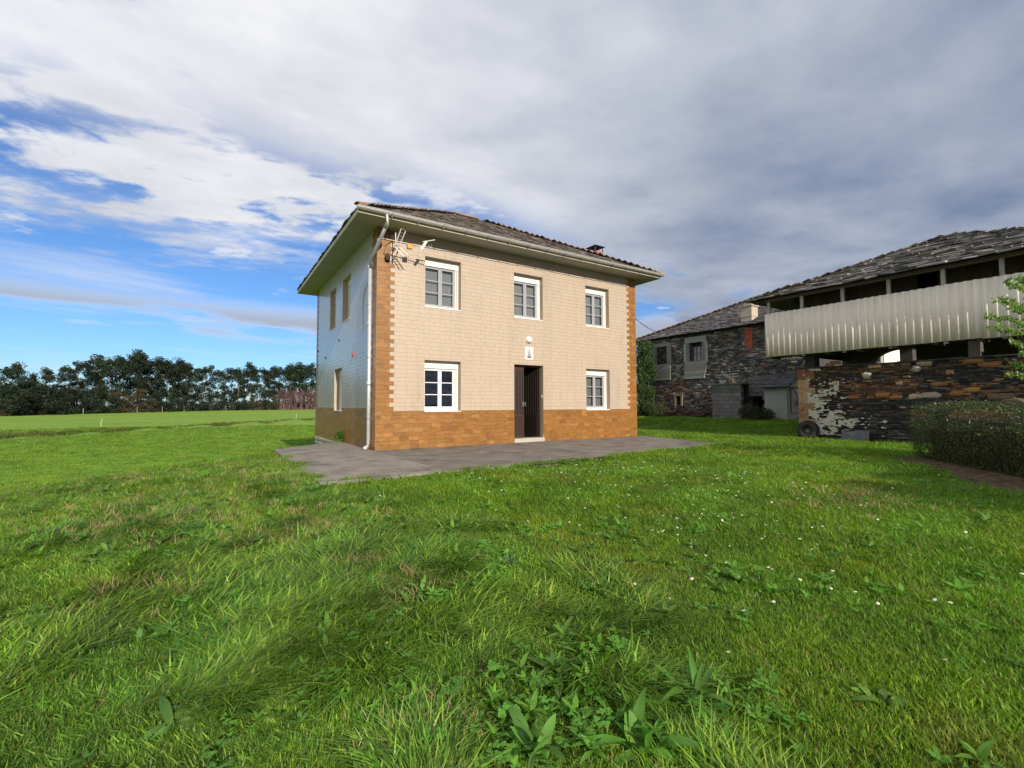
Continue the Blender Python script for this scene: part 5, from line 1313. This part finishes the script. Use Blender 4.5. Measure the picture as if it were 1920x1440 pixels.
# ------------------------------------------------------------------ far wood along the field
def gpt(px, dist, z=-1.2):
    a = math.atan((px-960)/FPX)+YAW; k = dist/math.cos(a-YAW); return CAM[0]+k*math.sin(a), CAM[1]+k*math.cos(a)
EUC = [(.020, .034, .016), (.027, .043, .019), (.015, .026, .013), (.036, .050, .022)]
def eucalypt(seed, H):
    rg = random.Random(seed); rn = np.random.default_rng(seed); mb = MB()
    lean = rg.uniform(-.03, .03)*H; pts_ = [Vector((lean*t*t, rg.uniform(-.1, .1), H*t-.4)) for t in (0, .25, .5, .75, .97)]
    mb.tube(pts_, [H*.011, H*.009, H*.007, H*.004, .02], 6, jit((.15, .13, .11), rg, .2), False)
    parts = []; top = pts_[-1]
    ncl = rg.randint(22, 28)
    for i in range(ncl):
        t = rg.uniform(.22, .98)**.85; base = Vector((lean*t*t, 0, H*t)); sp = H*(.15*(1-t)**.7+.03); a = rg.uniform(0, 6.28)
        e_ = base+Vector((math.cos(a)*sp*rg.uniform(.5, 1.15), math.sin(a)*sp*rg.uniform(.5, 1.15), H*rg.uniform(.0, .07)))
        mb.tube([base-Vector((0, 0, H*.06)), e_], [H*.0035, .02], 4, (.10, .09, .075), False)
        rr_ = H*rg.uniform(.040, .085)
        parts.append(leaf_cloud(95, tuple(e_), (rr_*1.1, rr_*1.1, rr_*.95), H*.032, EUC, rn, .15, -.4))
    parts.append(leaf_cloud(90, tuple(top), (H*.035, H*.035, H*.06), H*.030, EUC, rn, .1, .2))
    tm_ = mb.mesh('trunk'); tm_.materials.append(M_BARK); return tm_, cloud_mesh('crown', parts, M_TREE)
def bushy(seed, H, cols, wide=.5):
    rg = random.Random(seed); rn = np.random.default_rng(seed); parts = []; mb = MB()
    for i in range(22):
        t = rg.random()**.8; r = H*wide*(1-.75*t*t); a = rg.uniform(0, 6.28); q = rg.uniform(.2, .9)*r
        rr_ = H*rg.uniform(.10, .18); c_ = (q*math.cos(a), q*math.sin(a), max(rr_*.7, H*t*.92))
        parts.append(leaf_cloud(110, c_, (rr_, rr_, rr_*.85), H*.06, cols, rn, .25)); mb.tube([(0, 0, -.3), (c_[0]*.5, c_[1]*.5, c_[2]*.6), c_], [H*.014, H*.008, .02], 4, (.07, .06, .05), False)
    tm_ = mb.mesh('trunk'); tm_.materials.append(M_BARK); return tm_, cloud_mesh('crown', parts, M_TREE)
def bare(seed, H, col):
    rg = random.Random(seed); mb = MB()
    for i in range(9):
        a = rg.uniform(0, 6.28); b_ = Vector((rg.uniform(-.8, .8), rg.uniform(-.8, .8), -.2)); e_ = b_+Vector((math.cos(a)*H*.15, math.sin(a)*H*.15, H*rg.uniform(.7, 1)))
        mb.tube([b_, b_.lerp(e_, .5), e_], [H*.012, H*.008, .015], 4, jit(col, rg, .2), False)
        for k in range(12):
            p = b_.lerp(e_, rg.uniform(.3, 1)); mb.tube([p, p+Vector((rg.uniform(-.16, .16)*H, rg.uniform(-.16, .16)*H, rg.uniform(.08, .25)*H))], [.05, .02], 3, jit(col, rg, .25), False)
    tm_ = mb.mesh('branches'); tm_.materials.append(M_BARK); return tm_, None
EP = [eucalypt(300+i, 20) for i in range(7)]
BPd = [bushy(400+i, 8, [(.016, .030, .016), (.022, .038, .018), (.012, .022, .014), (.030, .046, .020)], .62) for i in range(4)]
BPb = [bushy(420+i, 6, [(.085, .075, .035), (.07, .055, .035), (.10, .08, .045)], .55) for i in range(2)]
BRr = [bare(440+i, 8, (.13, .075, .075)) for i in range(3)]
ORD = ['first', 'second', 'third', 'fourth', 'fifth', 'sixth', 'seventh', 'eighth', 'ninth', 'tenth', 'eleventh', 'twelfth', 'thirteenth', 'fourteenth', 'fifteenth', 'sixteenth', 'seventeenth', 'eighteenth', 'nineteenth', 'twentieth',
       'twenty-first', 'twenty-second', 'twenty-third', 'twenty-fourth', 'twenty-fifth', 'twenty-sixth', 'twenty-seventh', 'twenty-eighth', 'twenty-ninth', 'thirtieth', 'thirty-first', 'thirty-second', 'thirty-third', 'thirty-fourth', 'thirty-fifth', 'thirty-sixth', 'thirty-seventh', 'thirty-eighth', 'thirty-ninth', 'fortieth', 'forty-first', 'forty-second', 'forty-third', 'forty-fourth', 'forty-fifth', 'forty-sixth', 'forty-seventh', 'forty-eighth', 'forty-ninth', 'fiftieth']
def base_dist(px): return float(np.interp(px, [-80, 0, 150, 300, 450, 600, 700], [98, 106, 138, 180, 250, 310, 340]))
def plant_tree(px, top_y, pro, H0, name, label, cat, group, back=0.0, wide=1.0):
    dist = base_dist(px)+back; x0, y0 = gpt(px, dist); z0 = gz(x0, y0); hor = 763-.0027*px
    ztop = CAM[2]+(hor-top_y)/FPX*dist; sc = (ztop-z0)/H0
    o = empty(name, (x0, y0, z0), label, cat, group); o.rotation_euler = (0, 0, R.uniform(0, 6.28)); o.scale = (sc*wide, sc*wide, sc)
    tm_, cm = pro; link('trunk' if cm else 'branches', tm_, None, o)
    if cm: link('crown', cm, None, o)
# crown heights read along the skyline (pixel column, pixel row of the tip)
SKY = [(12, 688), (30, 682), (62, 703), (88, 694), (112, 690), (128, 688), (145, 684), (163, 680), (182, 672), (190, 676), (205, 674), (224, 672), (232, 676), (243, 668), (258, 662), (270, 670), (281, 676), (291, 675), (303, 680), (313, 676), (322, 686), (335, 675), (343, 684), (354, 688), (366, 692), (380, 690), (392, 690), (408, 694), (420, 700), (434, 690), (446, 692), (458, 696), (470, 685), (482, 694), (494, 692), (504, 696), (514, 688), (524, 693), (534, 690), (543, 684), (553, 688), (562, 684), (572, 688), (582, 686), (592, 690), (602, 692)]
for i, (px, ty_) in enumerate(SKY): plant_tree(px, ty_, EP[(i*3+i//7) % 7], 20, 'eucalyptus_tree', 'tall slender eucalyptus in the far wood, %s from the left' % ORD[i], 'tree', 'eucalyptus trees of the far wood', 6+R.uniform(0, 14), R.uniform(.95, 1.3))
k = 0
for (px, ty_) in ((-15, 712), (12, 716), (35, 720), (52, 712), (78, 722), (98, 722), (118, 728), (140, 726), (160, 730), (180, 728), (198, 733), (288, 738), (305, 735), (325, 742), (345, 740), (362, 738), (378, 744), (395, 742), (420, 744), (437, 742), (455, 748), (500, 748)):
    plant_tree(px, ty_, BPd[k % 4], 8, 'evergreen_bush', 'dark rounded evergreen bush along the field edge, %s from the left' % ORD[k], 'bush', 'dark evergreen bushes along the field edge', R.uniform(-1, 4), R.uniform(1.0, 1.3)); k += 1
k = 0
for (px, ty_) in ((3, 748), (72, 752), (222, 736), (236, 738), (262, 730), (276, 738), (470, 746), (486, 748), (512, 746)):
    plant_tree(px, ty_, BPb[k % 2], 6, 'brown_shrub', 'brownish leafless shrub among the evergreen bushes, %s from the left' % ORD[k], 'shrub', 'brown shrubs along the field edge', R.uniform(-2, 1), 1.25); k += 1
k = 0
for px in (522, 530, 538, 546, 553, 560, 567, 574, 581, 588, 595, 602):
    plant_tree(px, R.uniform(728, 738), BRr[k % 3], 8, 'bare_sapling', 'reddish bare sapling clump beside the house wall, %s from the left' % ORD[k], 'sapling', 'reddish bare saplings beside the house', R.uniform(-8, 4), 1.6); k += 1
# undergrowth closing the foot of the wood
parts = []
for i in range(150):
    px = R.uniform(-60, 640); dist = base_dist(px)+R.uniform(8, 26); x0, y0 = gpt(px, dist); h = dist*R.uniform(.012, .020)
    parts.append(leaf_cloud(70, (x0, y0, gz(x0, y0)+h*.5), (h*1.3, h*1.3, h*.6), h*.32, [(.018, .030, .016), (.030, .035, .022), (.05, .045, .03)], RN))
o = link('undergrowth', cloud_mesh('undergrowth', parts, M_TREE), None); tag(o, 'dark undergrowth filling the foot of the far wood', 'undergrowth', kind='stuff')
# fence stakes
k = 0
for (px, dist, h, lab) in ((191, 47.5, .95, 'pale leaning fence stake in the field, the tallest one'), (556, 79, .9, 'short white stake by the ditch close to the house')):
    x0, y0 = gpt(px, dist); mb = MB(); mb.tube([(0, 0, -.3), (.02, 0, h*.5), (.10, .02, h)], [.032, .03, .026], 6, (.50, .47, .40)); o = mb.build('fence_stake', M_WOOD); o.location = (x0, y0, gz(x0, y0)); tag(o, lab, 'stake', 'stakes in the field')
k = 0
for px in (157, 258, 305, 346, 424, 532):
    dist = base_dist(px)-6; x0, y0 = gpt(px, dist); mb = MB(); hh = dist*.012; mb.tube([(0, 0, -.3), (0, 0, hh)], [.10, .085], 6, (.30, .27, .22)); mb.lathe((0, 0, hh), [(.085, 0), (.05, .06), (0, .07)], 6, tint=(.3, .27, .22)); o = mb.build('fence_post', M_WOOD); o.location = (x0, y0, gz(x0, y0)); tag(o, 'grey fence post in front of the far wood, %s from the left' % ORD[k], 'post', 'posts along the far wood'); k += 1
